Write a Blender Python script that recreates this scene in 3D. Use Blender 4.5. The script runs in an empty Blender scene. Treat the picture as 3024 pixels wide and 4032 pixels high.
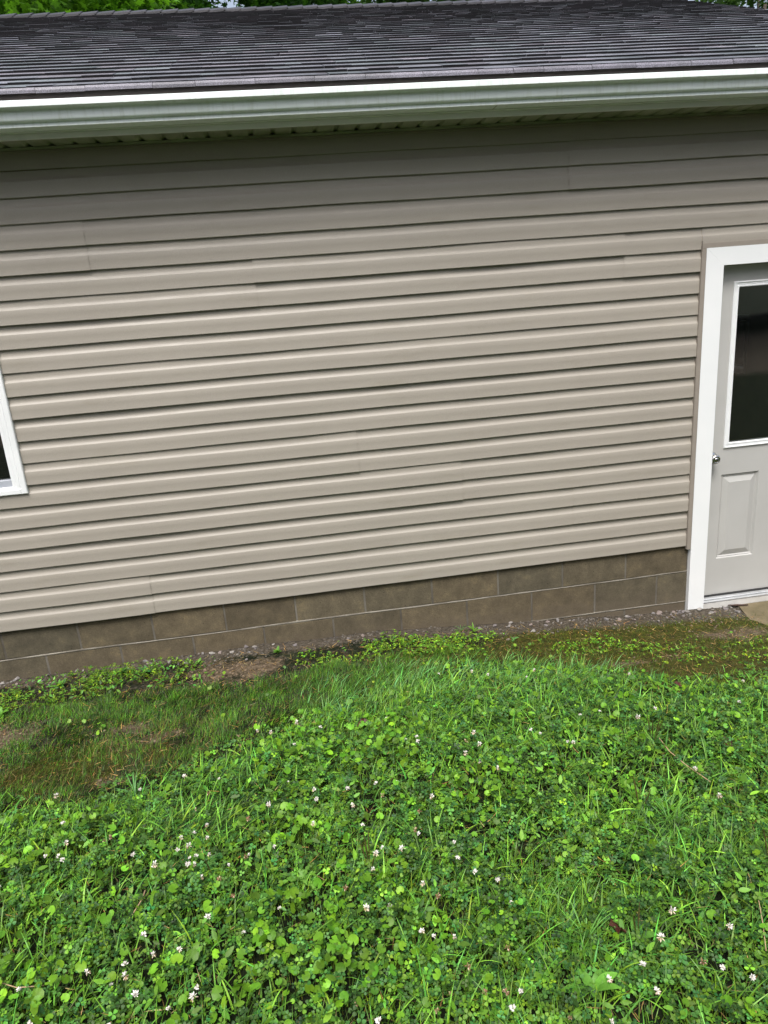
import bpy, math, random
import numpy as np
from mathutils import Matrix, Vector
rng = np.random.default_rng(7)
random.seed(7)
S = bpy.context.scene
COL = S.collection

# ------------------------------------------------------------------ camera
CAMZ, CAMD = 1.6377, 3.8908
R_ = Vector((0.98658902, -0.14570272, -0.07357185))
U_ = Vector((0.11236747, 0.27935766, 0.95358946))
F_ = Vector((0.11838772, 0.94906797, -0.29198345))
cam = bpy.data.cameras.new('camera')
co = bpy.data.objects.new('camera', cam); COL.objects.link(co)
M = Matrix.Identity(4)
for i in range(3):
    M[i][0] = R_[i]; M[i][1] = U_[i]; M[i][2] = -F_[i]
M[0][3], M[1][3], M[2][3] = 0, -CAMD, CAMZ
co.matrix_world = M
cam.sensor_fit = 'VERTICAL'; cam.sensor_height = 36; cam.sensor_width = 27
cam.lens = 36 * 2841.04 / 4032
cam.clip_end = 2000; cam.clip_start = 0.05
S.camera = co

# ------------------------------------------------------------------ light
SUN_EL, SUN_AZ = math.radians(60), math.radians(196)     # azimuth from +Y clockwise
W = bpy.data.worlds.new('World'); S.world = W; W.use_nodes = True
nt = W.node_tree; nt.nodes.clear()
sky = nt.nodes.new('ShaderNodeTexSky'); sky.sky_type = 'NISHITA'; sky.sun_disc = False
sky.sun_elevation = SUN_EL; sky.sun_rotation = SUN_AZ
sky.dust_density = 4.5; sky.air_density = 1.0; sky.ozone_density = 1.0
hs = nt.nodes.new('ShaderNodeHueSaturation'); hs.inputs['Saturation'].default_value = 0.62
bg = nt.nodes.new('ShaderNodeBackground'); bg.inputs['Strength'].default_value = 0.125
wo = nt.nodes.new('ShaderNodeOutputWorld')
nt.links.new(sky.outputs[0], hs.inputs['Color']); nt.links.new(hs.outputs[0], bg.inputs[0]); nt.links.new(bg.outputs[0], wo.inputs[0])
sl = bpy.data.lights.new('sun', 'SUN'); sl.energy = 1.75; sl.angle = math.radians(24); sl.color = (1, 0.985, 0.965)
so = bpy.data.objects.new('sun', sl); COL.objects.link(so)
dirv = Vector((math.sin(SUN_AZ) * math.cos(SUN_EL), math.cos(SUN_AZ) * math.cos(SUN_EL), math.sin(SUN_EL)))
so.rotation_euler = dirv.to_track_quat('Z', 'Y').to_euler(); so.location = (0, -5, 12)
S.view_settings.view_transform = 'Standard'; S.view_settings.look = 'None'
S.view_settings.gamma = 1; S.view_settings.exposure = 0.84

# ------------------------------------------------------------------ helpers
def tag(o, label=None, cat=None, group=None, kind=None):
    if label: o['label'] = label
    if cat: o['category'] = cat
    if group: o['group'] = group
    if kind: o['kind'] = kind
    return o

def empty(name, loc=(0, 0, 0), rz=0, parent=None):
    o = bpy.data.objects.new(name, None); o.location = loc; o.rotation_euler = (0, 0, rz)
    COL.objects.link(o); o.empty_display_size = .1
    if parent: o.parent = parent
    return o

class MB:
    def __init__(s): s.v = []; s.f = []; s.m = []
    def face(s, pts, m=0):
        n = len(s.v); s.v += [tuple(p) for p in pts]; s.f.append(tuple(range(n, n + len(pts)))); s.m.append(m)
    def box(s, x0, x1, y0, y1, z0, z1, m=0):
        n = len(s.v)
        s.v += [(x0, y0, z0), (x1, y0, z0), (x1, y1, z0), (x0, y1, z0), (x0, y0, z1), (x1, y0, z1), (x1, y1, z1), (x0, y1, z1)]
        for q in ((0, 3, 2, 1), (4, 5, 6, 7), (0, 1, 5, 4), (1, 2, 6, 5), (2, 3, 7, 6), (3, 0, 4, 7)):
            s.f.append(tuple(n + i for i in q)); s.m.append(m)
    def cbox(s, x0, x1, y0, y1, z0, z1, c=.004, m=0):
        """box whose front (-y) face is chamfered by c"""
        n = len(s.v)
        s.v += [(x0, y1, z0), (x1, y1, z0), (x1, y1, z1), (x0, y1, z1), (x0, y0 + c, z0), (x1, y0 + c, z0), (x1, y0 + c, z1), (x0, y0 + c, z1),
                (x0 + c, y0, z0 + c), (x1 - c, y0, z0 + c), (x1 - c, y0, z1 - c), (x0 + c, y0, z1 - c)]
        for q in ((0, 1, 2, 3), (0, 4, 5, 1), (1, 5, 6, 2), (2, 6, 7, 3), (3, 7, 4, 0), (4, 8, 9, 5), (5, 9, 10, 6), (6, 10, 11, 7), (7, 11, 8, 4), (8, 11, 10, 9)):
            s.f.append(tuple(n + i for i in q)); s.m.append(m)
    def tube(s, pts, rad, n=8, m=0, caps=True):
        pts = [Vector(p) for p in pts]
        rad = rad if isinstance(rad, (list, tuple)) else [rad] * len(pts)
        base = len(s.v)
        for i, p in enumerate(pts):
            d = (pts[min(i + 1, len(pts) - 1)] - pts[max(i - 1, 0)]).normalized()
            a = d.cross(Vector((0, 0, 1)) if abs(d.z) < .9 else Vector((1, 0, 0))).normalized(); b = d.cross(a)
            for k in range(n):
                t = 2 * math.pi * k / n; s.v.append(tuple(p + (a * math.cos(t) + b * math.sin(t)) * rad[i]))
        for i in range(len(pts) - 1):
            for k in range(n):
                a0 = base + i * n + k; a1 = base + i * n + (k + 1) % n
                s.f.append((a0, a1, a1 + n, a0 + n)); s.m.append(m)
        if caps:
            s.f.append(tuple(base + k for k in range(n))[::-1]); s.m.append(m)
            s.f.append(tuple(base + (len(pts) - 1) * n + k for k in range(n))); s.m.append(m)
    def lathe(s, prof, origin, axis='y', n=24, m=0):
        base = len(s.v)
        for (r, h) in prof:
            for k in range(n):
                t = 2 * math.pi * k / n
                s.v.append((origin[0] + r * math.cos(t), origin[1] + h, origin[2] + r * math.sin(t)))
        for i in range(len(prof) - 1):
            for k in range(n):
                a0 = base + i * n + k; a1 = base + i * n + (k + 1) % n
                s.f.append((a0, a0 + n, a1 + n, a1)); s.m.append(m)
    def build(s, name, mats, parent=None, smooth=False, bevel=0, autosmooth=None):
        me = bpy.data.meshes.new(name); me.from_pydata(s.v, [], s.f)
        mats = mats if isinstance(mats, (list, tuple)) else [mats]
        for m in mats: me.materials.append(m)
        if len(mats) > 1: me.polygons.foreach_set('material_index', s.m)
        if smooth: me.polygons.foreach_set('use_smooth', [True] * len(s.f))
        me.update()
        o = bpy.data.objects.new(name, me); COL.objects.link(o)
        if parent: o.parent = parent
        if bevel:
            b = o.modifiers.new('bevel', 'BEVEL'); b.width = bevel; b.segments = 2; b.limit_method = 'ANGLE'
        return o

def npmesh(name, V, faces, mat, parent=None, tint=None, matidx=None, smooth=False):
    """V (n,3); faces list of int arrays (m,k)"""
    me = bpy.data.meshes.new(name)
    V = np.asarray(V, np.float32)
    me.vertices.add(len(V)); me.vertices.foreach_set('co', V.ravel())
    loops = np.concatenate([f.ravel() for f in faces]).astype(np.int32)
    tot = np.concatenate([np.full(len(f), f.shape[1], np.int32) for f in faces])
    st = np.concatenate([[0], np.cumsum(tot)[:-1]]).astype(np.int32)
    me.loops.add(len(loops)); me.loops.foreach_set('vertex_index', loops)
    me.polygons.add(len(tot)); me.polygons.foreach_set('loop_start', st); me.polygons.foreach_set('loop_total', tot)
    for m in (mat if isinstance(mat, (list, tuple)) else [mat]): me.materials.append(m)
    if matidx is not None: me.polygons.foreach_set('material_index', np.asarray(matidx, np.int32))
    if smooth: me.polygons.foreach_set('use_smooth', np.ones(len(tot), bool))
    if tint is not None:
        a = me.attributes.new('tint', 'FLOAT_VECTOR', 'POINT'); a.data.foreach_set('vector', np.asarray(tint, np.float32).ravel())
    me.update(calc_edges=True)
    o = bpy.data.objects.new(name, me); COL.objects.link(o)
    if parent: o.parent = parent
    return o

_lat = {}
def noise(x, y, s, seed=0):
    """smooth value noise 0..1"""
    if seed not in _lat: _lat[seed] = np.random.default_rng(1000 + seed).random((256, 256))
    L = _lat[seed]; x = np.asarray(x, float) / s + 50.3; y = np.asarray(y, float) / s + 61.7
    xi = np.floor(x).astype(int); yi = np.floor(y).astype(int); fx = x - xi; fy = y - yi
    fx = fx * fx * (3 - 2 * fx); fy = fy * fy * (3 - 2 * fy)
    a = L[xi % 256, yi % 256]; b = L[(xi + 1) % 256, yi % 256]; c = L[xi % 256, (yi + 1) % 256]; d = L[(xi + 1) % 256, (yi + 1) % 256]
    return (a * (1 - fx) + b * fx) * (1 - fy) + (c * (1 - fx) + d * fx) * fy
def fbm(x, y, s, seed=0):
    return .55 * noise(x, y, s, seed) + .3 * noise(x, y, s * .5, seed + 1) + .15 * noise(x, y, s * .24, seed + 2)

# ------------------------------------------------------------------ materials
def newmat(name):
    m = bpy.data.materials.new(name); m.use_nodes = True
    n = m.node_tree; p = n.nodes['Principled BSDF']; return m, n, p
def N(n, t, **kw):
    x = n.nodes.new(t)
    for k, v in kw.items():
        if hasattr(x, k): setattr(x, k, v)
        else: x.inputs[k.replace('_', ' ')].default_value = v
    return x
def coords(n, scale=(1, 1, 1)):
    tc = N(n, 'ShaderNodeTexCoord'); mp = N(n, 'ShaderNodeMapping'); mp.inputs['Scale'].default_value = scale
    n.links.new(tc.outputs['Object'], mp.inputs[0]); return mp.outputs[0]
def ntex(n, vec, scale, detail=4, rough=.55):
    x = N(n, 'ShaderNodeTexNoise'); x.inputs['Scale'].default_value = scale; x.inputs['Detail'].default_value = detail; x.inputs['Roughness'].default_value = rough
    n.links.new(vec, x.inputs['Vector']); return x.outputs['Fac']
def ramp(n, fac, stops):
    r = N(n, 'ShaderNodeValToRGB'); e = r.color_ramp.elements
    while len(e) < len(stops): e.new(.5)
    for i, (p, c) in enumerate(stops): e[i].position = p; e[i].color = (*c, 1)
    n.links.new(fac, r.inputs[0]); return r.outputs[0]
def mixc(n, fac, a, b, mode='MIX'):
    x = N(n, 'ShaderNodeMix', data_type='RGBA', blend_type=mode)
    if isinstance(fac, (int, float)): x.inputs[0].default_value = fac
    else: n.links.new(fac, x.inputs[0])
    for i, c in ((6, a), (7, b)):
        if isinstance(c, tuple): x.inputs[i].default_value = (*c, 1)
        else: n.links.new(c, x.inputs[i])
    return x.outputs[2]
def bump(n, p, h, strength=.3, dist=.01):
    b = N(n, 'ShaderNodeBump'); b.inputs['Strength'].default_value = strength; b.inputs['Distance'].default_value = dist
    n.links.new(h, b.inputs['Height']); n.links.new(b.outputs[0], p.inputs['Normal'])
def surf(name, c1, c2, scale=8, rough=.5, bs=.2, bscale=60, bdist=.002, vec=(1, 1, 1), spec=.5, metal=0):
    m, n, p = newmat(name); v = coords(n, vec)
    f = ntex(n, v, scale, 5); n.links.new(ramp(n, f, [(.3, c1), (.7, c2)]), p.inputs['Base Color'])
    p.inputs['Roughness'].default_value = rough; p.inputs['Specular IOR Level'].default_value = spec; p.inputs['Metallic'].default_value = metal
    if bs: bump(n, p, ntex(n, v, bscale, 3), bs, bdist)
    return m

def siding_mat():
    m, n, p = newmat('taupe_vinyl'); v = coords(n, (1, 1, 1)); vg = coords(n, (3, 3, 90))
    base = ramp(n, ntex(n, v, 1.3, 3), [(.3, (.317, .287, .243)), (.7, (.339, .308, .261))])
    speck = ramp(n, ntex(n, v, 420, 2), [(.25, (.90, .90, .90)), (.75, (1.08, 1.08, 1.08))])
    c = mixc(n, 1.0, base, speck, 'MULTIPLY')
    dirt = ramp(n, ntex(n, coords(n, (1.2, 1.2, 5)), 2.2, 6, .65), [(.56, (1, 1, 1)), (.82, (.86, .85, .80))])
    c = mixc(n, 1.0, c, dirt, 'MULTIPLY')
    n.links.new(c, p.inputs['Base Color'])
    n.links.new(ramp(n, ntex(n, v, 6, 4), [(.3, (.46,) * 3), (.7, (.56,) * 3)]), p.inputs['Roughness'])
    p.inputs['Specular IOR Level'].default_value = .55
    bump(n, p, ntex(n, vg, 9, 4, .6), .10, .002)
    return m
def shingle_mat():
    m, n, p = newmat('asphalt_shingle'); v = coords(n)
    at = N(n, 'ShaderNodeAttribute', attribute_name='tint')
    sp = ramp(n, ntex(n, v, 330, 2, .7), [(.30, (.35, .35, .35)), (.52, (1, 1, 1)), (.74, (2.1, 2.05, 2.15))])
    c = mixc(n, 1.0, at.outputs['Color'], sp, 'MULTIPLY')
    bl = ramp(n, ntex(n, v, 2.2, 6, .65), [(.44, (1, 1, 1)), (.66, (.50, .52, .50))])
    c = mixc(n, 1.0, c, bl, 'MULTIPLY')
    n.links.new(c, p.inputs['Base Color']); p.inputs['Roughness'].default_value = .46; p.inputs['Specular IOR Level'].default_value = .6
    bump(n, p, ntex(n, v, 300, 2), .35, .002)
    return m
def block_mat():
    m, n, p = newmat('painted_block'); v = coords(n)
    at = N(n, 'ShaderNodeAttribute', attribute_name='tint')
    f = ramp(n, ntex(n, v, 11, 8, .72), [(.32, (.66, .65, .63)), (.55, (1, .99, .95)), (.72, (1.42, 1.35, 1.18))])
    c = mixc(n, 1.0, at.outputs['Color'], f, 'MULTIPLY')
    st = ramp(n, ntex(n, coords(n, (5, 5, 2.2)), 4, 4), [(.35, (.94, .94, .94)), (.65, (1.05, 1.05, 1.04))])
    c = mixc(n, 1.0, c, st, 'MULTIPLY')
    g = ramp(n, ntex(n, v, 160, 3, .7), [(.3, (.8, .8, .78)), (.7, (1.2, 1.2, 1.18))])
    c = mixc(n, 1.0, c, g, 'MULTIPLY')
    pits = N(n, 'ShaderNodeTexVoronoi'); pits.inputs['Scale'].default_value = 26; n.links.new(v, pits.inputs['Vector'])
    pr = ramp(n, pits.outputs['Distance'], [(.05, (.4, .4, .4)), (.09, (1, 1, 1))])
    c = mixc(n, 1.0, c, pr, 'MULTIPLY')
    tc = N(n, 'ShaderNodeTexCoord'); sx = N(n, 'ShaderNodeSeparateXYZ'); n.links.new(tc.outputs['Object'], sx.inputs[0])
    mr = N(n, 'ShaderNodeMapRange'); mr.inputs[1].default_value = -.17; mr.inputs[2].default_value = -.45; n.links.new(sx.outputs[2], mr.inputs[0])
    ad = N(n, 'ShaderNodeMath', operation='MULTIPLY_ADD'); ad.inputs[1].default_value = 1.6; n.links.new(ntex(n, v, 20, 6, .75), ad.inputs[0]); 
    sb = N(n, 'ShaderNodeMath', operation='SUBTRACT'); sb.inputs[1].default_value = 1.05; n.links.new(mr.outputs[0], sb.inputs[0]); n.links.new(sb.outputs[0], ad.inputs[2])
    cl = N(n, 'ShaderNodeMath', operation='MULTIPLY', use_clamp=True); cl.inputs[1].default_value = 1.1; n.links.new(ad.outputs[0], cl.inputs[0])
    c = mixc(n, cl.outputs[0], c, (.13, .105, .075))
    n.links.new(c, p.inputs['Base Color']); p.inputs['Roughness'].default_value = .85; p.inputs['Specular IOR Level'].default_value = .25
    bump(n, p, ntex(n, v, 90, 4, .7), .6, .003)
    return m
def leaf_mat(name, trans=.35, rough=.42, vein=False):
    m, n, p = newmat(name)
    at = N(n, 'ShaderNodeAttribute', attribute_name='tint')
    v = coords(n); f = ramp(n, ntex(n, v, 60, 3), [(.3, (.82, .82, .8)), (.7, (1.15, 1.15, 1.1))])
    c = mixc(n, 1.0, at.outputs['Color'], f, 'MULTIPLY')
    n.links.new(c, p.inputs['Base Color']); p.inputs['Roughness'].default_value = rough; p.inputs['Specular IOR Level'].default_value = .28
    t = N(n, 'ShaderNodeBsdfTranslucent'); c2 = mixc(n, 1.0, c, (1.25, 1.35, .5), 'MULTIPLY'); n.links.new(c2, t.inputs[0])
    mx = N(n, 'ShaderNodeMixShader'); mx.inputs[0].default_value = trans
    n.links.new(p.outputs[0], mx.inputs[1]); n.links.new(t.outputs[0], mx.inputs[2])
    n.links.new(mx.outputs[0], n.nodes['Material Output'].inputs[0])
    return m
def ground_mat():
    m, n, p = newmat('soil_and_moss'); v = coords(n)
    at = N(n, 'ShaderNodeAttribute', attribute_name='zone'); sep = N(n, 'ShaderNodeSeparateColor'); n.links.new(at.outputs['Color'], sep.inputs[0])
    fine = ntex(n, v, 55, 6, .7); mid = ntex(n, v, 9, 5, .6)
    soil = ramp(n, fine, [(.3, (.035, .028, .019)), (.5, (.082, .068, .050)), (.72, (.17, .145, .115))])
    tan = ramp(n, fine, [(.3, (.070, .048, .028)), (.5, (.12, .088, .055)), (.7, (.21, .165, .115))])
    moss = ramp(n, ntex(n, v, 30, 6, .7), [(.3, (.018, .016, .004)), (.5, (.050, .050, .006)), (.75, (.105, .115, .012))])
    lawn = ramp(n, ntex(n, v, 14, 8, .75), [(.3, (.004, .005, .002)), (.55, (.010, .016, .004)), (.75, (.035, .060, .012))])
    bm_ = N(n, 'ShaderNodeMath', operation='MULTIPLY_ADD'); bm_.inputs[1].default_value = .9; n.links.new(fine, bm_.inputs[0]); n.links.new(mid, bm_.inputs[2])
    bh = N(n, 'ShaderNodeMath', operation='MULTIPLY'); bh.inputs[1].default_value = .55; n.links.new(bm_.outputs[0], bh.inputs[0]); brk = bh.outputs[0]
    def soft(chan):
        a = N(n, 'ShaderNodeMath', operation='ADD'); n.links.new(sep.outputs[chan], a.inputs[0])
        b = N(n, 'ShaderNodeMath', operation='MULTIPLY_ADD'); b.inputs[1].default_value = 2.4; b.inputs[2].default_value = -1.25; n.links.new(brk, b.inputs[0]); n.links.new(b.outputs[0], a.inputs[1])
        r = N(n, 'ShaderNodeMapRange'); r.inputs[1].default_value = .25; r.inputs[2].default_value = .85; n.links.new(a.outputs[0], r.inputs[0]); return r.outputs[0]
    c = mixc(n, soft(0), lawn, soil); c = mixc(n, soft(1), c, moss); c = mixc(n, soft(2), c, tan)
    n.links.new(c, p.inputs['Base Color']); p.inputs['Roughness'].default_value = .9; p.inputs['Specular IOR Level'].default_value = .2
    bump(n, p, ntex(n, v, 45, 6, .75), .9, .02)
    return m
def glass_mat():
    m, n, p = newmat('window_glass'); n.nodes.remove(p)
    fr = N(n, 'ShaderNodeFresnel'); fr.inputs[0].default_value = 1.52
    a = N(n, 'ShaderNodeMath', operation='MULTIPLY_ADD'); a.inputs[1].default_value = 2.6; a.inputs[2].default_value = .02; n.links.new(fr.outputs[0], a.inputs[0])
    t = N(n, 'ShaderNodeBsdfTransparent'); t.inputs[0].default_value = (.80, .82, .80, 1)
    g = N(n, 'ShaderNodeBsdfGlossy'); g.inputs['Roughness'].default_value = .02; g.inputs[0].default_value = (1, 1, 1, 1)
    bp = N(n, 'ShaderNodeBump'); bp.inputs['Strength'].default_value = .08; bp.inputs['Distance'].default_value = .01
    n.links.new(ntex(n, coords(n), 3, 1), bp.inputs['Height']); n.links.new(bp.outputs[0], g.inputs['Normal'])
    mx = N(n, 'ShaderNodeMixShader'); n.links.new(a.outputs[0], mx.inputs[0]); n.links.new(t.outputs[0], mx.inputs[1]); n.links.new(g.outputs[0], mx.inputs[2])
    n.links.new(mx.outputs[0], n.nodes['Material Output'].inputs[0]); return m

VINYL = siding_mat(); SHINGLE = shingle_mat(); BLOCK = block_mat(); GROUND = ground_mat(); GLASS = glass_mat()
TRIM = surf('taupe_trim', (.265, .230, .195), (.29, .255, .215), 20, .5, .1, 200, .001)
WHITE = surf('white_aluminium', (.78, .80, .80), (.83, .84, .84), 2.5, .34, .05, 9, .004)
WHITED = surf('white_vinyl', (.76, .78, .78), (.84, .85, .85), 5, .38, .04, 40, .001)
SOFF = surf('olive_soffit', (.24, .25, .165), (.42, .43, .33), 6, .45, .1, 30, .003)  # soffit panels in a mottled dull olive
BROWNM = surf('brown_drip_edge', (.048, .038, .032), (.075, .060, .052), 9, .5, .15, 40, .002)
MORTAR = surf('mortar', (.11, .097, .074), (.30, .275, .225), 9, .9, .6, 120, .003)
MORTD = surf('mortar_stained', (.060, .050, .038), (.165, .150, .122), 5, .9, .5, 120, .003)
DOORG = surf('grey_door_paint', (.435, .430, .410), (.465, .46, .44), 5, .42, .25, 260, .0008)
METAL = surf('satin_nickel', (.5, .5, .48), (.62, .61, .58), 20, .22, 0, metal=1)
ALUM = surf('aluminium_threshold', (.55, .56, .56), (.68, .69, .69), 12, .35, .1, 80, .001, metal=.6)
SILLM = surf('sill_board', (.50, .48, .45), (.68, .67, .64), 6, .5, .2, 40, .002)
RUBBER = surf('rubber_seal', (.012, .012, .012), (.02, .02, .02), 10, .7, 0)
SASHG = surf('grey_window_channel', (.30, .32, .36), (.40, .42, .46), 10, .4, 0)
CONC = surf('mossy_concrete', (.095, .078, .036), (.21, .165, .10), 6, .9, .5, 90, .004)
DARKW = surf('interior_timber', (.17, .14, .075), (.26, .21, .12), 3, .7, 0)
BARK = surf('bark', (.05, .04, .03), (.11, .09, .07), 6, .9, .8, 14, .03)
CLOVM = leaf_mat('clover_leaf', .20, .5)
IVYM = leaf_mat('round_leaf', .25, .45)
GRASSM = leaf_mat('grass_blade', .22, .42)
TREEM = leaf_mat('tree_leaf', .45, .5)

# ------------------------------------------------------------------ terrain
WX = [-60, -3, -1.75, -.34, .43, 1.2, 2., 2.4, 2.7, 4, 60]
WZ = [-.32, -.30, -.288, -.277, -.29, -.35, -.41, -.43, -.455, -.47, -.5]
def gz(x, y, detail=True):
    x = np.asarray(x, float); y = np.asarray(y, float)
    t = np.clip((-y - .15) / 1.6, 0, 1); t = t * t * (3 - 2 * t)
    z = np.interp(x, WX, WZ) * (1 - t) - .16 * t
    z = np.where(y > 0, np.interp(x, WX, WZ) - .02, z)
    if detail:
        far = np.clip((np.hypot(x, y + 1) - 6) / 10, 0, 1)
        z = z + (fbm(x, y, .8, 3) - .5) * .05 * np.clip(-y * 2, 0, 1) + (fbm(x, y, .12, 9) - .5) * .016 + far * (fbm(x, y, 9, 5) - .5) * .5
    return z
BX = [-6, -1.9, -1.45, -1.0, -.73, -.41, -.07, .32, .56, .9, 1.2, 1.5, 1.9, 2.3, 3.5, 6]
BY = [-1.0, -1.08, -1.10, -1.32, -1.22, -1.08, -.86, -.72, -.58, -.56, -.62, -.84, -1.04, -1.03, -.98, -.9]
def lawn_d(x, y):
    """>0 inside the clover lawn, distance from its upper edge"""
    return np.interp(x, BX, BY) + (fbm(x, y, .16, 21) - .5) * .28 - y
def ell(x, y, cx, cy, rx, ry, seed=30):
    d = np.sqrt(((x - cx) / rx) ** 2 + ((y - cy) / ry) ** 2) + (fbm(x, y, .09, seed) - .5) * 1.5
    return np.clip((1.35 - d) * 1.1, 0, 1)
def dirt(x, y):
    d = ell(x, y, -.46, -.27, .26, .13) * .8
    d = np.maximum(d, ell(x, y, -.90, -.77, .13, .05) * .9); d = np.maximum(d, ell(x, y, -.72, -.90, .12, .06) * .65)
    d = np.maximum(d, ell(x, y, -1.50, -.68, .16, .13)); d = np.maximum(d, ell(x, y, 1.62, -.72, .22, .05) * .6)
    d = np.maximum(d, ell(x, y, -.83, -1.22, .14, .04) * .55)
    d = np.maximum(d, ell(x, y, 2.45, -.42, .30, .13) * .7)
    return d
def mossz(x, y):
    a = np.clip((x - .75) / .5, 0, 1) * np.clip((-y - .10) / .12, 0, 1) * np.clip((y - np.interp(x, BX, BY) + .20) / .15, 0, 1)
    a = np.maximum(a, .75 * np.clip((x - .2) / .3, 0, 1) * np.clip((-y - .2) / .12, 0, 1) * np.clip((y - np.interp(x, BX, BY) + .06) / .12, 0, 1))
    b = ell(x, y, -1.1, -1.05, .55, .2) * .8
    return np.clip(np.maximum(a, b), 0, 1)

def axis(lo, hi, flo, fhi, step):
    a = [flo]; s = step
    fine = np.arange(flo, fhi + 1e-6, step)
    left = []; c = flo; s = step
    while c > lo: s *= 1.25; c -= s; left.append(c)
    right = []; c = fine[-1]; s = step
    while c < hi: s *= 1.25; c += s; right.append(c)
    return np.array(left[::-1] + list(fine) + right)
gx = axis(-140, 140, -2.6, 3.6, .022); gy = axis(-140, 140, -3.2, .12, .022)
GX, GY = np.meshgrid(gx, gy); GZ = gz(GX, GY)
nx, ny = len(gx), len(gy); idx = np.arange(nx * ny).reshape(ny, nx)
Fq = np.stack([idx[:-1, :-1], idx[:-1, 1:], idx[1:, 1:], idx[1:, :-1]], -1).reshape(-1, 4)
fx, fy = GX.ravel(), GY.ravel()
soilw = np.clip(1 - lawn_d(fx, fy) * -8, 0, 1) * 0
soilw = np.clip((.12 + .05 * np.clip(fx, 0, 2) + .10 * (fbm(fx, fy, .15, 150) - .5) + fy) / .08 + .5, 0, 1) * (np.abs(fx) < 8) * (fy < 1)
band = np.clip(-lawn_d(fx, fy) / .1, 0, 1) * (np.abs(fx) < 8)
soilw = np.maximum(soilw, band * .35)
soilw = np.maximum(soilw, (np.abs(fy + 10.5) < 2.6) * 1.0)
g = npmesh('ground', np.stack([fx, fy, GZ.ravel()], 1), [Fq], GROUND, smooth=True); tag(g, kind='structure')
a = g.data.attributes.new('zone', 'FLOAT_VECTOR', 'POINT')
a.data.foreach_set('vector', np.stack([soilw, mossz(fx, fy) * (fy < .1), dirt(fx, fy)], 1).astype(np.float32).ravel())

# ------------------------------------------------------------------ the garage
XL, XR, YB = -6.2, 4.10, 8.55           # outer wall faces
ROOF_S, EAVE_Y, EAVE_Z = .39, -.213, 2.577
RIDGE_Y = 4.16; RIDGE_Z = EAVE_Z + ROOF_S * (RIDGE_Y - EAVE_Y)
RXL, RXR = -6.36, 4.26
EXP = .115
G = empty('garage', (XL, 0, -.3)); tag(G, 'single storey garage with taupe lap siding, dark shingle roof and white gutter', 'garage')
def setp(o):
    o.parent = G; o.matrix_parent_inverse = Matrix.Translation((-XL, 0, .3)); return o
# door and window openings (x0,x1,z0,z1)
WIN = (-2.30, -1.378, .765, 1.72)
DOOR = (2.341, 3.53, -1, 1.755)
PROF = [(.0103, -.0005), (.0000, 0.0), (.0008, .004), (.0012, .040), (.0008, .0690), (.0016, .0710), (.0042, .0748), (.0074, .0800), (.0093, .0860), (.0102, .0940), (.0105, .1150)]
def prof_clip(z0, zmin, zmax):
    pts = [(y, z0 + z) for (y, z) in PROF]; out = []
    for i, (y, z) in enumerate(pts):
        if i and ((pts[i - 1][1] < zmin < z) or (pts[i - 1][1] < zmax < z)):
            for lim in (zmin, zmax):
                if pts[i - 1][1] < lim < z:
                    t = (lim - pts[i - 1][1]) / (z - pts[i - 1][1]); out.append((pts[i - 1][0] + t * (y - pts[i - 1][0]), lim))
        if zmin - 1e-6 <= z <= zmax + 1e-6: out.append((y, z))
    return out
def siding(name, mapf, L0, L1, ztop, openings, seams, clip=None):
    V = []; F = []
    ncourse = int(math.ceil(ztop / EXP))
    def seg(x0, x1, pr, dy, rid):
        if x1 - x0 < .004 or len(pr) < 2: return
        n = max(2, int((x1 - x0) / .16) + 1); xs = np.linspace(x0, x1, n); b = len(V)
        for x in xs:
            wob = .0011 * math.sin(x * 2.1 + rid * 1.7) + .0007 * math.sin(x * 6.3 + rid * 4.1)
            wy = .0008 * math.sin(x * 3.7 + rid * 2.9) + .0006 * math.sin(x * 9.1 + rid)
            for (y, z) in pr: V.append(mapf(x, y + dy + wy, z + wob))
        k = len(pr)
        for i in range(n - 1):
            for j in range(k - 1): F.append((b + i * k + j, b + (i + 1) * k + j, b + (i + 1) * k + j + 1, b + i * k + j + 1))
    for i in range(ncourse):
        z0 = i * EXP; zb = min(z0 + EXP, ztop)
        cuts = sorted(seams.get(i // 2, []))
        lo, hi = (L0, L1) if clip is None else clip(z0 + EXP * .5)
        if hi - lo < .05: continue
        hit = [o for o in openings if o[2] < zb and o[3] > z0]
        full = [(lo, hi)]
        for o in hit:
            nv = []
            for a0, a1 in full:
                if a0 < o[0]: nv.append((a0, min(a1, o[0])))
                if a1 > o[1]: nv.append((max(a0, o[1]), a1))
            full = nv
        jobs = [(z0 - .001, zb, full)]
        for o in hit:
            for za, zc in ((z0 - .001, o[2]), (o[3], zb)):
                if zc - za > .001: jobs.append((za, zc, [(o[0], o[1])]))
        for za, zc, ivs in jobs:
            for o in []:
                if o[2] < (za + zc) / 2 < o[3]:
                    nv = []
                    for a0, a1 in ivs:
                        if a0 < o[0]: nv.append((a0, min(a1, o[0])))
                        if a1 > o[1]: nv.append((max(a0, o[1]), a1))
                    ivs = nv
            pr = prof_clip(z0, za, zc)
            for a0, a1 in ivs:
                pts = [a0] + [c for c in cuts if a0 < c < a1] + [a1]
                for s, (p0, p1) in enumerate(zip(pts[:-1], pts[1:])):
                    dy = (0, -.0034)[(s + (i // 2)) % 2]
                    seg(p0 - (.0 if s == 0 else .006), p1, pr, dy, (i // 2) + s * 3)
    me = bpy.data.meshes.new(name); me.from_pydata(V, [], F); me.materials.append(VINYL)
    me.polygons.foreach_set('use_smooth', [True] * len(F)); me.update()
    o = bpy.data.objects.new(name, me); COL.objects.link(o); setp(o)
    return o
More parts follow.
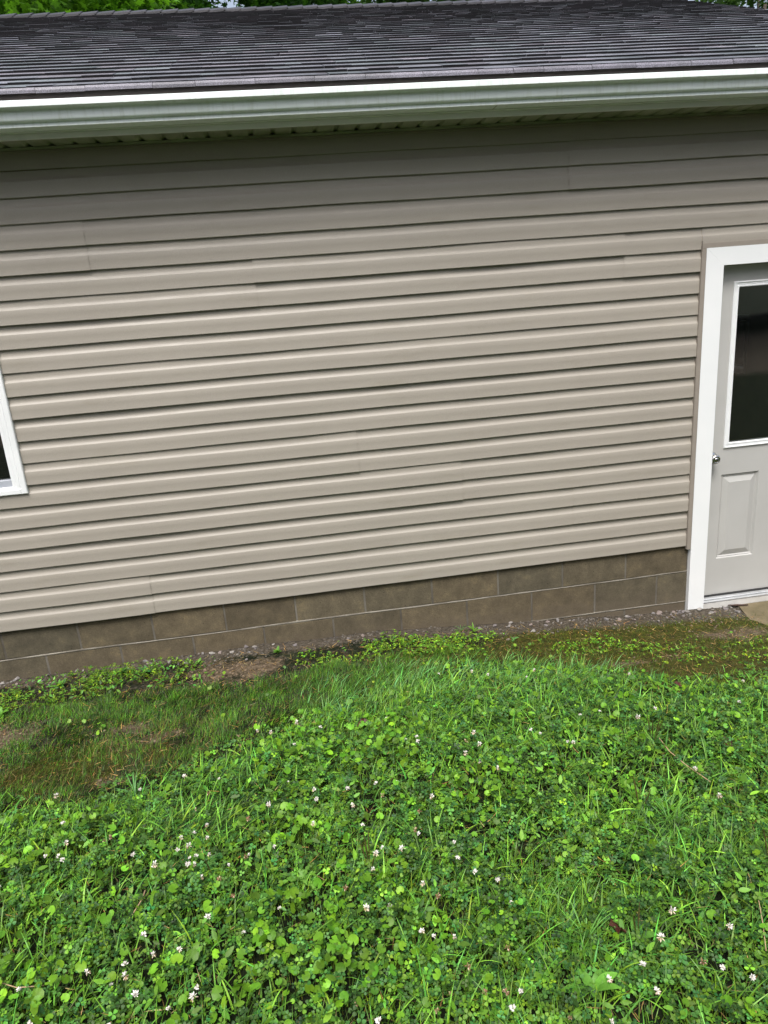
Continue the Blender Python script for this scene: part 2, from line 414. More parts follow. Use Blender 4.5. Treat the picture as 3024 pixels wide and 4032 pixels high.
seams = {0: [-.855, -4.3], 1: [1.617, -2.1], 2: [.947, -3.4], 3: [.367, -2.9], 4: [-5.0, 3.9], 5: [-3.7], 6: [-4.6], 7: [-.078, 1.90, -4.0], 8: [-.866, 3.75, -4.9], 9: [1.589, -2.6], 10: [.2, -3.1]}
# stagger so each seam's neighbours stay one course lower / higher as in the photo
siding('siding', lambda x, y, z: (x, y, z), XL, XR, 2.392, [WIN, DOOR], seams)
def gclip(z):
    top = EAVE_Z - .10
    if z < top: return (0.0, YB)
    d = (z - top) / ROOF_S
    return (d - .1, YB - d + .1)
siding('siding', lambda u, y, z: (XR - y, u, z), 0, YB, 4.25, [(1.93, 2.81, .72, 1.22)], {}, gclip)
siding('siding', lambda u, y, z: (XL + y, YB - u, z), 0, YB, 4.25, [], {}, gclip)
siding('siding', lambda u, y, z: (XR - u, YB - y, z), 0, XR - XL, 2.392, [], {})
# corner posts
for cx in (XL, XR):
    for cy in (0, YB):
        mb = MB(); mb.box(cx - .02 if cx == XL else cx - .06, cx + .06 if cx == XL else cx + .02, cy - .02 if cy == 0 else cy - .06, cy + .06 if cy == 0 else cy + .02, -.01, 2.39)
        setp(mb.build('corner_post', TRIM, bevel=.003))

# foundation of blocks
mb = MB(); tints = []
B = .4064; Z1, Z2 = -.1772, -.3800
def blocks(x0, x1, off, zlo, zhi, seed):
    r = random.Random(seed); k = math.floor((x0 - off) / B); 
    while off + k * B < x1:
        a0 = max(off + k * B + .0048, x0); a1 = min(off + (k + 1) * B - .0048, x1)
        if a1 - a0 > .01:
            n0 = len(mb.v); dy = r.uniform(-.0007, .0007)
            mb.cbox(a0, a1, .0195 + dy, .20, zlo, zhi, .0025)
            g_ = r.uniform(.84, 1.14); w_ = r.uniform(.96, 1.04)
            if off + k * B > .52 and off + k * B < .56 and zhi < -.1: g_, w_ = 1.16, 1.03
            tints.extend([(.112 * g_ * w_, .094 * g_, .065 * g_ / w_)] * (len(mb.v) - n0))
        k += 1
fos = []
for (x0, x1) in ((XL + .02, 2.372), (3.50, XR - .02)):
    mb = MB(); tints = []
    blocks(x0, x1, -1.2923, Z1 + .006, .03, 1)
    blocks(x0, x1, -1.4903, Z2 + .004, Z1 - .005, 2)
    blocks(x0, x1, -1.2923, Z2 - .2, Z2 - .004, 3)
    f_ = setp(mb.build('block_foundation', BLOCK)); fos.append(f_)
    at = f_.data.attributes.new('tint', 'FLOAT_VECTOR', 'POINT'); at.data.foreach_set('vector', np.array(tints, np.float32).ravel())
    mb = MB(); mb.box(x0, x1 - .002, .0215, .19, -.55, .02); o = mb.build('mortar_joints', MORTD); o.parent = f_; o.matrix_parent_inverse = Matrix.Identity(4)
fo = fos[0]
mb = MB()
def bead(x0, x1, z, amp, seed):
    xs = np.arange(x0, x1 + .02, .02); b = len(mb.v)
    for i, x in enumerate(xs):
        n1 = float(noise(x, seed, .06, 40)); n2 = float(noise(x, seed, .4, 41))
        h = .0035 + amp * (n1 - .35) * .006 + (n2 - .5) * .004; h = max(.0012, h); c = z + (n2 - .5) * .006
        mb.v += [(x, .024, c - h - .001), (x, .0172 + .002 * n1, c - h * .6), (x, .0165 + .002 * n1, c + h * .5), (x, .0235, c + h + .002)]
        if i:
            for j in range(3): mb.f.append((b + (i - 1) * 4 + j, b + i * 4 + j, b + i * 4 + j + 1, b + (i - 1) * 4 + j + 1)); mb.m.append(0)
bead(XL + .02, 2.368, Z1, 1, 3.3); bead(.6, 2.368, Z2, .8, 8.3); bead(XL + .02, .6, Z2, .5, 5.3)
o = mb.build('mortar_bed', MORTAR, smooth=True); o.parent = fo
mb = MB(); mb.box(XR - .2, XR - .02, .2, YB - .02, -.6, .03); mb.box(XL + .02, XL + .2, .2, YB - .02, -.6, .03); mb.box(XL + .02, XR - .02, YB - .2, YB - .02, -.6, .03)
mb.box(2.37, 3.51, .09, .22, -.6, -.46)
o = mb.build('foundation_wall', MORTD); o.parent = fo

# inner wall lining (gives the walls thickness and closes the room)
mb = MB()
def lining(x0, x1, z0, z1): mb.box(x0, x1, .030, .13, z0, z1)
lining(XL + .03, WIN[0], .03, 2.50); lining(WIN[0], WIN[1], .03, WIN[2]); lining(WIN[0], WIN[1], WIN[3], 2.50)
lining(WIN[1], 2.44, .03, 2.50); lining(2.44, 3.44, 1.70, 2.50); lining(3.44, XR - .03, .03, 2.50)
mb.box(XR - .13, XR - .03, .13, 1.93, .03, 2.5); mb.box(XR - .13, XR - .03, 2.81, YB - .03, .03, 2.5); mb.box(XR - .13, XR - .03, 1.93, 2.81, .03, .72); mb.box(XR - .13, XR - .03, 1.93, 2.81, 1.22, 2.5)
mb.box(XL + .03, XL + .13, .13, YB - .03, .03, 2.5); mb.box(XL + .13, XR - .13, YB - .13, YB - .03, .03, 2.5)
mb.box(XL + .13, XR - .13, .13, YB - .13, 2.42, 2.46)
mb.box(XL + .13, XR - .13, .22, YB - .2, -.46, -.42)
setp(mb.build('inner_wall', DARKW))

# ---- roof
def roof_side(sign):
    """sign +1: front slope, -1: back slope"""
    V = []; F = []; T = []
    r = random.Random(5 if sign > 0 else 6)
    cs = 1 / math.hypot(1, ROOF_S); sn = ROOF_S * cs
    L = (RIDGE_Y - EAVE_Y) / cs; e = .143; nc = int(math.ceil(L / e))
    def P(x, s, h):
        y = EAVE_Y + s * cs - h * sn; z = EAVE_Z + s * sn + h * cs
        if sign < 0: y = 2 * RIDGE_Y - y
        return (x, y, z)
    def slab(x0, x1, s0, s1, t0, t1, lift, tint, tj=0.0):
        b = len(V); s0 += r.uniform(-.0035, .0035)
        n = 3
        for x in (x0, x1):
            V.append(P(x, s0, lift)); V.append(P(x, s0 - .001, lift + t0)); V.append(P(x, (s0 + s1) / 2, lift + (t0 + t1) / 2 + .0005)); V.append(P(x, s1, t1)); V.append(P(x, s1, lift - .004))
        for q in ((1, 6, 7, 2), (2, 7, 8, 3), (0, 1, 2, 3, 4), (5, 9, 8, 7, 6)):
            F.append(tuple(b + i for i in (q if sign > 0 else q[::-1])))
        T.extend([tint] * 10)
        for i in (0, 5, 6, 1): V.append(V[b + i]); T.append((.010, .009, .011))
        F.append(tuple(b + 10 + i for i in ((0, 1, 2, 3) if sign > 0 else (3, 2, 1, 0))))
    for k in range(nc):
        s0 = k * e; s1 = min(s0 + e + .02, L)
        full = r.uniform(0, .985); x = RXL + (r.random() * .05)
        wavez = lambda xx: .0
        x = RXL; nextj = RXL + .2 + full
        while x < RXR - .001:
            w = r.choice((.08, .10, .12, .15, .18, .22)) * r.uniform(.85, 1.15)
            x1 = min(x + w, RXR)
            joint = False
            if x1 > nextj: x1 = min(nextj, RXR); nextj += .985; joint = True
            thick = r.random() < .62
            base = r.uniform(.72, 1.26)
            tp = r.random(); c = (.160, .162, .180) if tp < .6 else ((.174, .162, .180) if tp < .8 else (.152, .168, .176))
            t = .0124 if thick else .0110
            t *= r.uniform(.92, 1.1)
            bow = .006 * math.sin(x * .9 + 1) + .005 * math.sin(x * 2.3)
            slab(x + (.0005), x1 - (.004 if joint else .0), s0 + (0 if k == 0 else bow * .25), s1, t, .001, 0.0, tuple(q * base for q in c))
            x = x1
        # under layer (keeps the joints closed)
        b = len(V)
        V.extend([P(RXL, s0 + .004, .001), P(RXR, s0 + .004, .001), P(RXR, s1, -.002), P(RXL, s1, -.002)])
        F.append((b, b + 1, b + 2, b + 3)); T.extend([(.02, .02, .022)] * 4)
    # drooping starter edge
    b = len(V); x = RXL; 
    while x < RXR:
        x1 = min(x + r.uniform(.12, .3), RXR); b = len(V); g_ = r.uniform(.85, 1.25); dz = r.uniform(0, .003)
        for xx in (x + .001, x1 - .001):
            V.append(P(xx, .03, .0085)); V.append(P(xx, -.006, .0085 - dz * .5)); V.append(P(xx, -.017, .002 - dz)); V.append(P(xx, -.022, -.009 - dz)); V.append(P(xx, -.016, -.010 - dz)); V.append(P(xx, .0, -.002))
        for j in range(5): F.append(tuple((b + j, b + 6 + j, b + 7 + j, b + 1 + j)[::(1 if sign < 0 else -1)]))
        T.extend([(.20 * g_, .19 * g_, .225 * g_)] * 12); x = x1
    return V, F, T
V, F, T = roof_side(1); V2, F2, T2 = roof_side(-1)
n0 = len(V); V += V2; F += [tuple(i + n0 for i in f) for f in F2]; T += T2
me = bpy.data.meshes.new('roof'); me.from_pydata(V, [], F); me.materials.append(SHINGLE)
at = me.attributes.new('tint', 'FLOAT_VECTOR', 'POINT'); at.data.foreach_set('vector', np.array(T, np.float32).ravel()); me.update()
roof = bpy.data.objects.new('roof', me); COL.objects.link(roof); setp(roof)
mb = MB(); T = []; x = RXL; r = random.Random(9)
while x < RXR:
    x1 = min(x + .145 + r.uniform(-.005, .005), RXR); b = len(mb.v); g_ = r.uniform(.7, 1.1)
    for xx, h in ((x, .013), (x1 + .015, .024)):
        zt = RIDGE_Z + h
        mb.v += [(xx, RIDGE_Y - .15, zt - .15 * ROOF_S - .012), (xx, RIDGE_Y - .15, zt - .15 * ROOF_S + .006), (xx, RIDGE_Y - .02, zt + .004), (xx, RIDGE_Y + .02, zt + .004), (xx, RIDGE_Y + .15, zt - .15 * ROOF_S + .006), (xx, RIDGE_Y + .15, zt - .15 * ROOF_S - .012)]
    for j in range(5): mb.f.append((b + j, b + 6 + j, b + 7 + j, b + 1 + j)); mb.m.append(0)
    mb.f.append((b + 11, b + 10, b + 9, b + 8, b + 7, b + 6)); mb.m.append(0)
    T += [(.05 * g_, .047 * g_, .052 * g_)] * 12; x = x1
o = mb.build('ridge_cap', SHINGLE); o.parent = roof
at = o.data.attributes.new('tint', 'FLOAT_VECTOR', 'POINT'); at.data.foreach_set('vector', np.array(T, np.float32).ravel())
# deck, fascia, rakes, drip edge
mb = MB()
for sgn in (1, -1):
    f = (lambda y: y) if sgn > 0 else (lambda y: 2 * RIDGE_Y - y)
    q = [(f(EAVE_Y + .02), EAVE_Z - .006), (f(RIDGE_Y), RIDGE_Z - .014), (f(RIDGE_Y), RIDGE_Z - .03), (f(EAVE_Y + .02), EAVE_Z - .022)]
    n = len(mb.v)
    for x in (RXL + .012, RXR - .012): mb.v += [(x, y, z) for y, z in q]
    for fc in ((0, 1, 5, 4), (1, 2, 6, 5), (2, 3, 7, 6), (3, 0, 4, 7), (0, 3, 2, 1), (4, 5, 6, 7)): mb.f.append(tuple(n + i for i in fc)); mb.m.append(0)
o = mb.build('roof_deck', DARKW); o.parent = roof
mb = MB()
mb.box(RXL + .005, RXR - .005, -.2165, -.2145, 2.488, 2.568); mb.box(RXL + .005, RXR - .005, -.2145, -.19, 2.5655, 2.5675)
o = mb.build('drip_edge', BROWNM); o.parent = roof; mb = MB()
mb.box(RXL + .005, RXR - .005, YB + .2145, YB + .2165, 2.488, 2.568)
o = mb.build('drip_edge', BROWNM); o.parent = roof
mb = MB()
mb.box(RXL + .005, RXR - .005, -.212, -.192, 2.412, 2.5640)
mb.box(RXL + .005, RXR - .005, -.1955, -.190, 2.3905, 2.412); mb.box(RXL + .005, RXR - .005, -.1925, -.182, 2.3885, 2.3905)
setp(mb.build('fascia', WHITE)); mb = MB()
mb.box(RXL + .005, RXR - .005, YB + .192, YB + .212, 2.39, 2.5525)
setp(mb.build('fascia', WHITE))
for xr in (RXL, RXR):
    mb = MB()
    for f in (lambda y: y, lambda y: 2 * RIDGE_Y - y):
        n = len(mb.v)
        for x in ((RXR - .03, RXR - .012) if xr > 0 else (RXL + .012, RXL + .03)):
            mb.v += [(x, f(-.20), EAVE_Z - .02), (x, f(RIDGE_Y), RIDGE_Z - .032), (x, f(RIDGE_Y), RIDGE_Z - .18), (x, f(-.20), EAVE_Z - .165)]
        for fc in ((0, 1, 5, 4), (1, 2, 6, 5), (2, 3, 7, 6), (3, 0, 4, 7), (0, 3, 2, 1), (4, 5, 6, 7)): mb.f.append(tuple(n + i for i in fc)); mb.m.append(0)
    setp(mb.build('rake_board', WHITE))
# soffit: ribbed vented panels
V = []; F = []; x = RXL + .03
prof = []
while x < RXR - .03:
    for dx, dz in ((0, 0), (.012, .0105), (.020, .0105), (.028, .002), (.050, -.001), (.078, .001), (.0925, 0)): prof.append((x + dx, 2.3945 + dz + .0008 * math.sin(x * 5)))
    x += .1016
ys = [-.190, -.12, -.05, .03]
for (x, z) in prof:
    for y in ys: V.append((x, y, z))
for i in range(len(prof) - 1):
    for j in range(3): F.append((i * 4 + j, i * 4 + j + 1, (i + 1) * 4 + j + 1, (i + 1) * 4 + j))
me = bpy.data.meshes.new('soffit'); me.from_pydata(V, [], F); me.materials.append(SOFF); me.update()
o = bpy.data.objects.new('soffit', me); COL.objects.link(o); setp(o)
mb = MB(); mb.box(XL, XR, -.016, -.0145, 2.3835, 2.3935); mb.box(XL, XR, -.0145, .012, 2.3835, 2.3850)
o2 = mb.build('soffit_channel', SOFF); o2.parent = o
mb = MB(); mb.box(RXL + .03, RXR - .03, YB - .03, YB + .19, 2.392, 2.3935); o3 = mb.build('back_soffit', SOFF); o3.parent = o
mb = MB(); mb.cbox(XL + .06, 2.341 + 1.75, -.004, .02, 2.371, 2.3835, .002); setp(mb.build('top_trim', TRIM))

# ---- gutter
GUTM, n_, p_ = newmat('weathered_white_aluminium')
c_ = mixc(n_, 1.0, (.81, .87, .87), ramp(n_, ntex(n_, coords(n_, (26, 26, 1.5)), 1.6, 5, .7), [(.50, (1, 1, 1)), (.80, (.80, .81, .74))]), 'MULTIPLY')
c_ = mixc(n_, 1.0, c_, ramp(n_, ntex(n_, coords(n_, (.6, 3, 3)), 2.5, 5, .6), [(.35, (.93, .95, .92)), (.65, (1, 1, 1))]), 'MULTIPLY')
n_.links.new(c_, p_.inputs['Base Color']); p_.inputs['Roughness'].default_value = .33
bump(n_, p_, ntex(n_, coords(n_, (1, 3, 3)), 5, 3), .25, .004)
def gutter():
    outer = [(-.1975, 2.512), (-.1975, 2.420), (-.200, 2.4175), (-.280, 2.4165), (-.2850, 2.4185), (-.2835, 2.4320), (-.286, 2.4345), (-.2930, 2.4362), (-.2985, 2.4392), (-.3012, 2.4440), (-.3018, 2.4530), (-.3022, 2.4630), (-.3030, 2.4725), (-.3070, 2.4790), (-.3170, 2.4832), (-.3275, 2.4860), (-.3300, 2.4875), (-.3285, 2.5085), (-.3265, 2.5110), (-.3190, 2.5110), (-.3180, 2.5050)]
    mb = MB(); k = len(outer); xs = np.arange(RXL + .02, RXR - .01, .3); xs = list(xs) + [RXR - .02]
    for x in xs:
        w = .0012 * math.sin(x * 1.3) ; wy = .0010 * math.sin(x * 2.2 + 1)
        for y, z in outer: mb.v.append((x, y + (wy if y < -.27 else 0), z + w))
    for i in range(len(xs) - 1):
        for j in range(k - 1): mb.f.append((i * k + j, (i + 1) * k + j, (i + 1) * k + j + 1, i * k + j + 1)); mb.m.append(0)
    o = setp(mb.build('gutter', GUTM, smooth=False))
    me = o.data
    sm = np.zeros(len(me.polygons), bool)
    for i in range(len(xs) - 1):
        for j in range(5, 15): sm[i * (k - 1) + j] = True
    me.polygons.foreach_set('use_smooth', sm)
    # keep the crease lines crisp
    m = o.modifiers.new('thickness', 'SOLIDIFY'); m.thickness = .0008; m.offset = 1
    for x in (RXL + .019, RXR - .0195):
        mb = MB(); mb.face([(x, y, z) for y, z in outer[:-2]]); c = mb.build('end_cap', WHITE); c.parent = o
    x = RXL + .5
    while x < RXR:
        mb = MB(); mb.box(x - .009, x + .009, -.3265, -.1985, 2.4985, 2.5015); c = mb.build('hanger', METAL); c.parent = o; x += .61
    mb = MB(); mb.box(1.118, 1.122, -.2803, -.1985, 2.4155, 2.4162); c = mb.build('lap_joint', SOFF); c.parent = o
gutter()

# ---- window (left)
wi = empty('window', parent=G, loc=(WIN[0] - XL, 0, WIN[2] + .3))
def wp(o): o.parent = wi; o.matrix_parent_inverse = Matrix.Translation((-WIN[0], 0, -WIN[2])); return o
def ring(mb, x0, x1, z0, z1, w, y0, y1, c=.003, wb=None):
    wb = wb or w
    mb.cbox(x0, x0 + w, y0, y1, z0, z1, c); mb.cbox(x1 - w, x1, y0, y1, z0, z1, c)
    mb.cbox(x0 + w, x1 - w, y0 + .0004, y1, z0, z0 + wb, c); mb.cbox(x0 + w, x1 - w, y0 + .0004, y1, z1 - w, z1, c)
x0, x1, z0, z1 = WIN
mb = MB(); ring(mb, x0, x1, z0, z1, .030, -.016, .09, .004); ring(mb, x0 + .03, x1 - .03, z0 + .026, z1 - .03, .022, -.0105, .09, .003, .01); ring(mb, x0 + .052, x1 - .052, z0 + .036, z1 - .052, .020, -.004, .09, .003, .004)
wp(mb.build('window_frame', WHITED))
mb = MB(); ring(mb, x0 + .072, x1 - .072, z0 + .040, z1 - .072, .006, .012, .09, .002, .036)
wp(mb.build('sash', SASHG))
mb = MB(); mb.box(x0 + .078, x1 - .078, .035, .039, z0 + .076, z1 - .078); wp(mb.build('pane', GLASS))

# ---- right gable window
gw = empty('window', parent=G, loc=(XR - XL, 1.93, .72 + .3))
mb = MB(); mb.box(0 - .12, .012, 0, .05, 0, .5); mb.box(-.12, .012, .83, .88, 0, .5); mb.box(-.15, .012, .05, .83, 0, .04); mb.box(-.12, .012, .05, .83, .45, .5)
o = mb.build('window_frame', WHITED); o.parent = gw
mb = MB(); mb.box(-.05, -.046, .05, .83, .04, .45); o = mb.build('pane', GLASS); o.parent = gw

# ---- door
DX0, DX1, DZT, DZB = 2.472, 3.400, 1.636, -.378
dr = empty('door', parent=G, loc=(DX0 - XL, 0, DZB + .3))
def dp(o): o.parent = dr; o.matrix_parent_inverse = Matrix.Translation((-DX0, 0, -DZB)); return o
YS = .060
mb = MB()
LX0, LX1, LZ0, LZ1 = 2.612, 3.262, .612, 1.512
mb.box(DX0 + .006, LX0, YS, YS + .042, DZB, DZT + .006); mb.box(LX1, DX1 - .006, YS, YS + .042, DZB, DZT + .006)
mb.box(LX0, LX1, YS + .0004, YS + .042, LZ1, DZT + .006)
# lower slab with two embossed panels
def panel_strip(px0, px1, pz0, pz1):
    lv = [(0, 0), (.007, .010), (.010, .0065), (.016, .0125), (.049, .0015), (.052, .0)]
    prev = None
    for d, dep in lv:
        cur = [(px0 + d, YS + dep, pz0 + d), (px1 - d, YS + dep, pz0 + d), (px1 - d, YS + dep, pz1 - d), (px0 + d, YS + dep, pz1 - d)]
        if prev:
            for i in range(4): mb.face([prev[i], prev[(i + 1) % 4], cur[(i + 1) % 4], cur[i]])
        prev = cur
    mb.face(prev)
PA = (2.585, 2.833); PB = (3.041, 3.289); PZ = (-.135, .414)
for a, b in ((LX0, LX1),):
    pass
xsn = [LX0, 0, 0]
def fr(a, b, c, d): mb.face([(a, YS, c), (b, YS, c), (b, YS, d), (a, YS, d)])
mb.v = mb.v; mb2 = MB(); mb, keep = MB(), mb
# stiles & rails as flat faces around embossed panels
Xs = [DX0 + .006, PA[0], PA[1], PB[0], PB[1], DX1 - .006]
fr(Xs[0], Xs[5], DZB, PZ[0]); fr(Xs[0], Xs[5], PZ[1], LZ0)
fr(Xs[0], Xs[1], PZ[0], PZ[1]); fr(Xs[2], Xs[3], PZ[0], PZ[1]); fr(Xs[4], Xs[5], PZ[0], PZ[1])
panel_strip(*PA, *PZ); panel_strip(*PB, *PZ)
fr(Xs[0], LX0, LZ0, DZT + .006); fr(LX1, Xs[5], LZ0, DZT + .006); fr(LX0, LX1, LZ1, DZT + .006)
mb.box(Xs[0], Xs[5], YS + .018, YS + .042, DZB, LZ0); mb.box(Xs[0], LX0, YS + .004, YS + .042, LZ0, DZT); mb.box(LX1, Xs[5], YS + .004, YS + .042, LZ0, DZT); mb.box(LX0, LX1, YS + .004, YS + .042, LZ1, DZT)
dp(mb.build('door_panel', DOORG))
mb = MB()
ox0, ox1, oz0, oz1 = 2.583, 3.291, .580, 1.543
ring(mb, ox0, ox1, oz0, oz1, .011, YS - .010, YS + .004, .004); ring(mb, ox0 + .011, ox1 - .011, oz0 + .011, oz1 - .011, .010, YS - .006, YS + .004, .002); ring(mb, ox0 + .021, ox1 - .021, oz0 + .021, oz1 - .021, .011, YS - .0085, YS + .004, .003)
dp(mb.build('lite_frame', WHITED))
mb = MB(); mb.box(LX0, LX1, YS + .008, YS + .012, LZ0, LZ1); dp(mb.build('pane', GLASS))
mb = MB()
KX, KZ = 2.503, .531
mb.lathe([(r_ * 1.12, h_ * 1.05) for r_, h_ in [(.0, -.001), (.033, -.001), (.034, -.004), (.030, -.009), (.014, -.012), (.011, -.018), (.0105, -.028), (.018, -.034), (.0245, -.042), (.0265, -.051), (.0245, -.060), (.019, -.065), (.0165, -.0655), (.0155, -.0635), (.010, -.0640), (.009, -.0665), (.005, -.0675), (0, -.0675)]], (KX, YS, KZ), n=32)
dp(mb.build('door_knob', METAL, smooth=True))
# jamb, weather seal, casing
mb = MB(); mb.box(2.455, DX0, .0, .13, -.38, DZT + .02); mb.box(DX1, DX1 + .017, .0, .13, -.38, DZT + .02); mb.box(DX0, DX1, .0, .13, DZT, DZT + .02)
mb.box(DX0, DX0 + .010, YS + .043, .12, DZB, DZT); 
dp(mb.build('door_jamb', WHITE))
def casing(pts, y0, y1, name):
    mb = MB(); n = len(pts); mb.face([(x, y0, z) for x, z in pts])
    for i in range(n):
        (a, b), (c, d) = pts[i], pts[(i + 1) % n]; mb.face([(a, y0, b), (a, y1, b), (c, y1, d), (c, y0, d)])
    return dp(mb.build(name, WHITE, bevel=.0018))
cx0, cx1, cz1 = 2.366, DX1 + .104, 1.731
bot = [(DX0, -.4575), (2.466, -.452), (2.452, -.4465), (2.435, -.4452), (2.418, -.4475), (2.400, -.4540), (2.385, -.4575), (2.372, -.452), (2.3665, -.448)]
casing([(cx0, cz1)] + [(DX0 - .0006, DZT - .0004)] + bot, -.0110, .0200, 'door_casing')
casing([(cx0 + .0004, cz1 + .0006), (cx1, cz1 + .0006), (DX1, DZT), (DX0, DZT)], -.0105, .0200, 'door_casing')
casing([(cx1, cz1), (cx1, -.46), (DX1 + .0006, -.46), (DX1 + .0006, DZT - .0004)], -.0110, .0200, 'door_casing')
# brown J channel round the casing
mb = MB()
mb.box(2.3405, 2.3655, -.0085, -.0070, -.018, 1.7312); mb.box(2.3395, 2.3410, -.0085, .012, -.018, 1.742); mb.box(2.3650, 2.3659, -.0085, .018, -.018, 1.7312)
mb.box(2.3405, 3.533, -.0090, -.0075, 1.7325, 1.7545); mb.box(2.3405, 3.533, -.0090, .012, 1.7545, 1.7560); mb.box(2.3395, 2.3402, -.009, .012, 1.73, 1.768)
mb.box(3.5065, 3.532, -.0085, -.0070, -.018, 1.7312)
o = mb.build('j_channel', TRIM); o.parent = G; o.matrix_parent_inverse = Matrix.Translation((-XL, 0, .3))
# threshold
mb = MB(); mb.cbox(DX0 + .001, DX1 - .001, .018, .115, -.3955, -.386, .003); mb.cbox(DX0 + .001, DX1 - .001, .001, .10, -.4060, -.3965, .002)
dp(mb.build('threshold', ALUM))
mb = MB(); mb.box(DX0 + .001, DX1 - .001, .045, .10, -.386, -.3785); mb.box(DX0, DX1, .014, .09, -.4095, -.4060); dp(mb.build('door_seal', RUBBER))
mb = MB(); mb.cbox(DX0 - .0, DX1, .004, .085, -.4520, -.4096, .002); mb.box(DX0, DX1, .010, .09, -.4585, -.452); dp(mb.build('sill_board', SILLM))

# ------------------------------------------------------------------ concrete pad
mb = MB(); pts = [(2.715, -.002), (2.618, -.36), (3.80, -.52), (3.86, -.002)]
zt = -.444
mb.face([(x, y, zt) for x, y in pts][::-1] if False else [(x, y, zt) for x, y in pts])
for i in range(4):
    (a, b), (c, d) = pts[i], pts[(i + 1) % 4]; mb.face([(a, b, zt), (a, b, zt - .1), (c, d, zt - .1), (c, d, zt)])
o = mb.build('doorstep_slab', CONC, bevel=.006)
tag(o, 'tan mossy concrete slab set in the dirt in front of the grey door', 'slab')

# ------------------------------------------------------------------ vegetation
def visible_w(x, y):
    """density weight: full in and near the photographed patch, thinner around it"""
    inside = (x > -2.0 - .2 * y * 0) & (x < 3.2) & (y > -2.95)
    return np.where(inside, 1.0, .28)
def scatter_pts(n_per_m2, x0, x1, y0, y1, dens):
    n = int(n_per_m2 * (x1 - x0) * (y1 - y0)); x = rng.uniform(x0, x1, n); y = rng.uniform(y0, y1, n)
    k = rng.random(n) < dens(x, y); return x[k], y[k]
def rotm(yaw, tx, ty):
    """Rz(yaw) then tilt"""
    c, s = np.cos(yaw), np.sin(yaw); n = len(yaw)
    Rz = np.zeros((n, 3, 3)); Rz[:, 0, 0] = c; Rz[:, 0, 1] = -s; Rz[:, 1, 0] = s; Rz[:, 1, 1] = c; Rz[:, 2, 2] = 1
    ct, st = np.cos(tx), np.sin(tx); Rx = np.zeros((n, 3, 3)); Rx[:, 0, 0] = 1; Rx[:, 1, 1] = ct; Rx[:, 1, 2] = -st; Rx[:, 2, 1] = st; Rx[:, 2, 2] = ct
    ct, st = np.cos(ty), np.sin(ty); Ry = np.zeros((n, 3, 3)); Ry[:, 1, 1] = 1; Ry[:, 0, 0] = ct; Ry[:, 0, 2] = st; Ry[:, 2, 0] = -st; Ry[:, 2, 2] = ct
    return Rx @ Ry @ Rz
def inst(tv, tfs, pos, Rm, sc, tint, name, mat, mult=None, **kw):
    tv = np.asarray(tv, float); n = len(pos); k = len(tv)
    V = np.einsum('nij,kj->nki', Rm, tv) * np.asarray(sc).reshape(n, 1, -1) + np.asarray(pos)[:, None, :]
    off = (np.arange(n) * k)[:, None, None]
    F = [(np.asarray(f)[None] + off).reshape(-1, np.asarray(f).shape[1]) for f in tfs]
    t = np.repeat(np.asarray(tint)[:, None, :], k, 1)
    if mult is not None: t = t * np.asarray(mult)[None, :, None]
    return V.reshape(-1, 3), F, t.reshape(-1, 3)
def join(parts):
    V = []; T = []; FF = {}; off = 0
    for v, fs, t in parts:
        V.append(v); T.append(t)
        for f in fs: FF.setdefault(f.shape[1], []).append(f + off)
        off += len(v)
    return np.concatenate(V), [np.concatenate(f) for f in FF.values()], np.concatenate(T)
def leaftint(n, base, var=.25, yel=.15):
    b = np.asarray(base)[None] * rng.uniform(1 - var, 1 + var, (n, 1)); y = rng.normal(0, yel, n)
    b = b * np.clip(rng.lognormal(-.10, var * 1.0, (n, 1)), .35, 2.0); b[:, 0] *= 1.16 * (1 + y); b[:, 1] *= 1.03; b[:, 2] *= .82 * (1 - y * .8); return np.clip(b, .002, .9)
# trefoil template
def trefoil():
    V = []; Q = []; T3 = []
    for k in range(3):
        a = math.radians(90 + 120 * k); ca, sa = math.cos(a), math.sin(a)
        L = [(0.06, 0, 0), (.34, .30, .05), (.72, .46, .07), (1.0, .30, .03), (.93, 0, -.06), (1.0, -.30, .03), (.72, -.46, .07), (.34, -.30, .05), (.5, 0, -.04)]
        b = len(V)
        for (u, v, w) in L: V.append((u * ca - v * sa, u * sa + v * ca, w))
        Q += [(b, b + 8, b + 2, b + 1), (b + 8, b + 4, b + 3, b + 2), (b, b + 7, b + 6, b + 8), (b + 8, b + 6, b + 5, b + 4)]
    return np.array(V), [np.array(Q)]
def roundleaf(n=13, scal=.07, cup=.12):
    V = [(0, 0, -.04)]; 
    for i in range(n * 2 - 1):
        a = math.radians(-90 + 22 + (360 - 44) * i / (n * 2 - 2)); r = 1 - (scal if i % 2 else 0); r *= (1 + .05 * math.cos(a * 2))
        V.append((r * math.cos(a), r * math.sin(a) + .0, cup * (r ** 2) * (.4 + .6 * abs(math.cos(a * 2.5)))))
    V[0] = (0, -.22, -.05)
    T3 = [(0, i, i + 1) for i in range(1, len(V) - 1)]
    return np.array(V), [np.array(T3)]
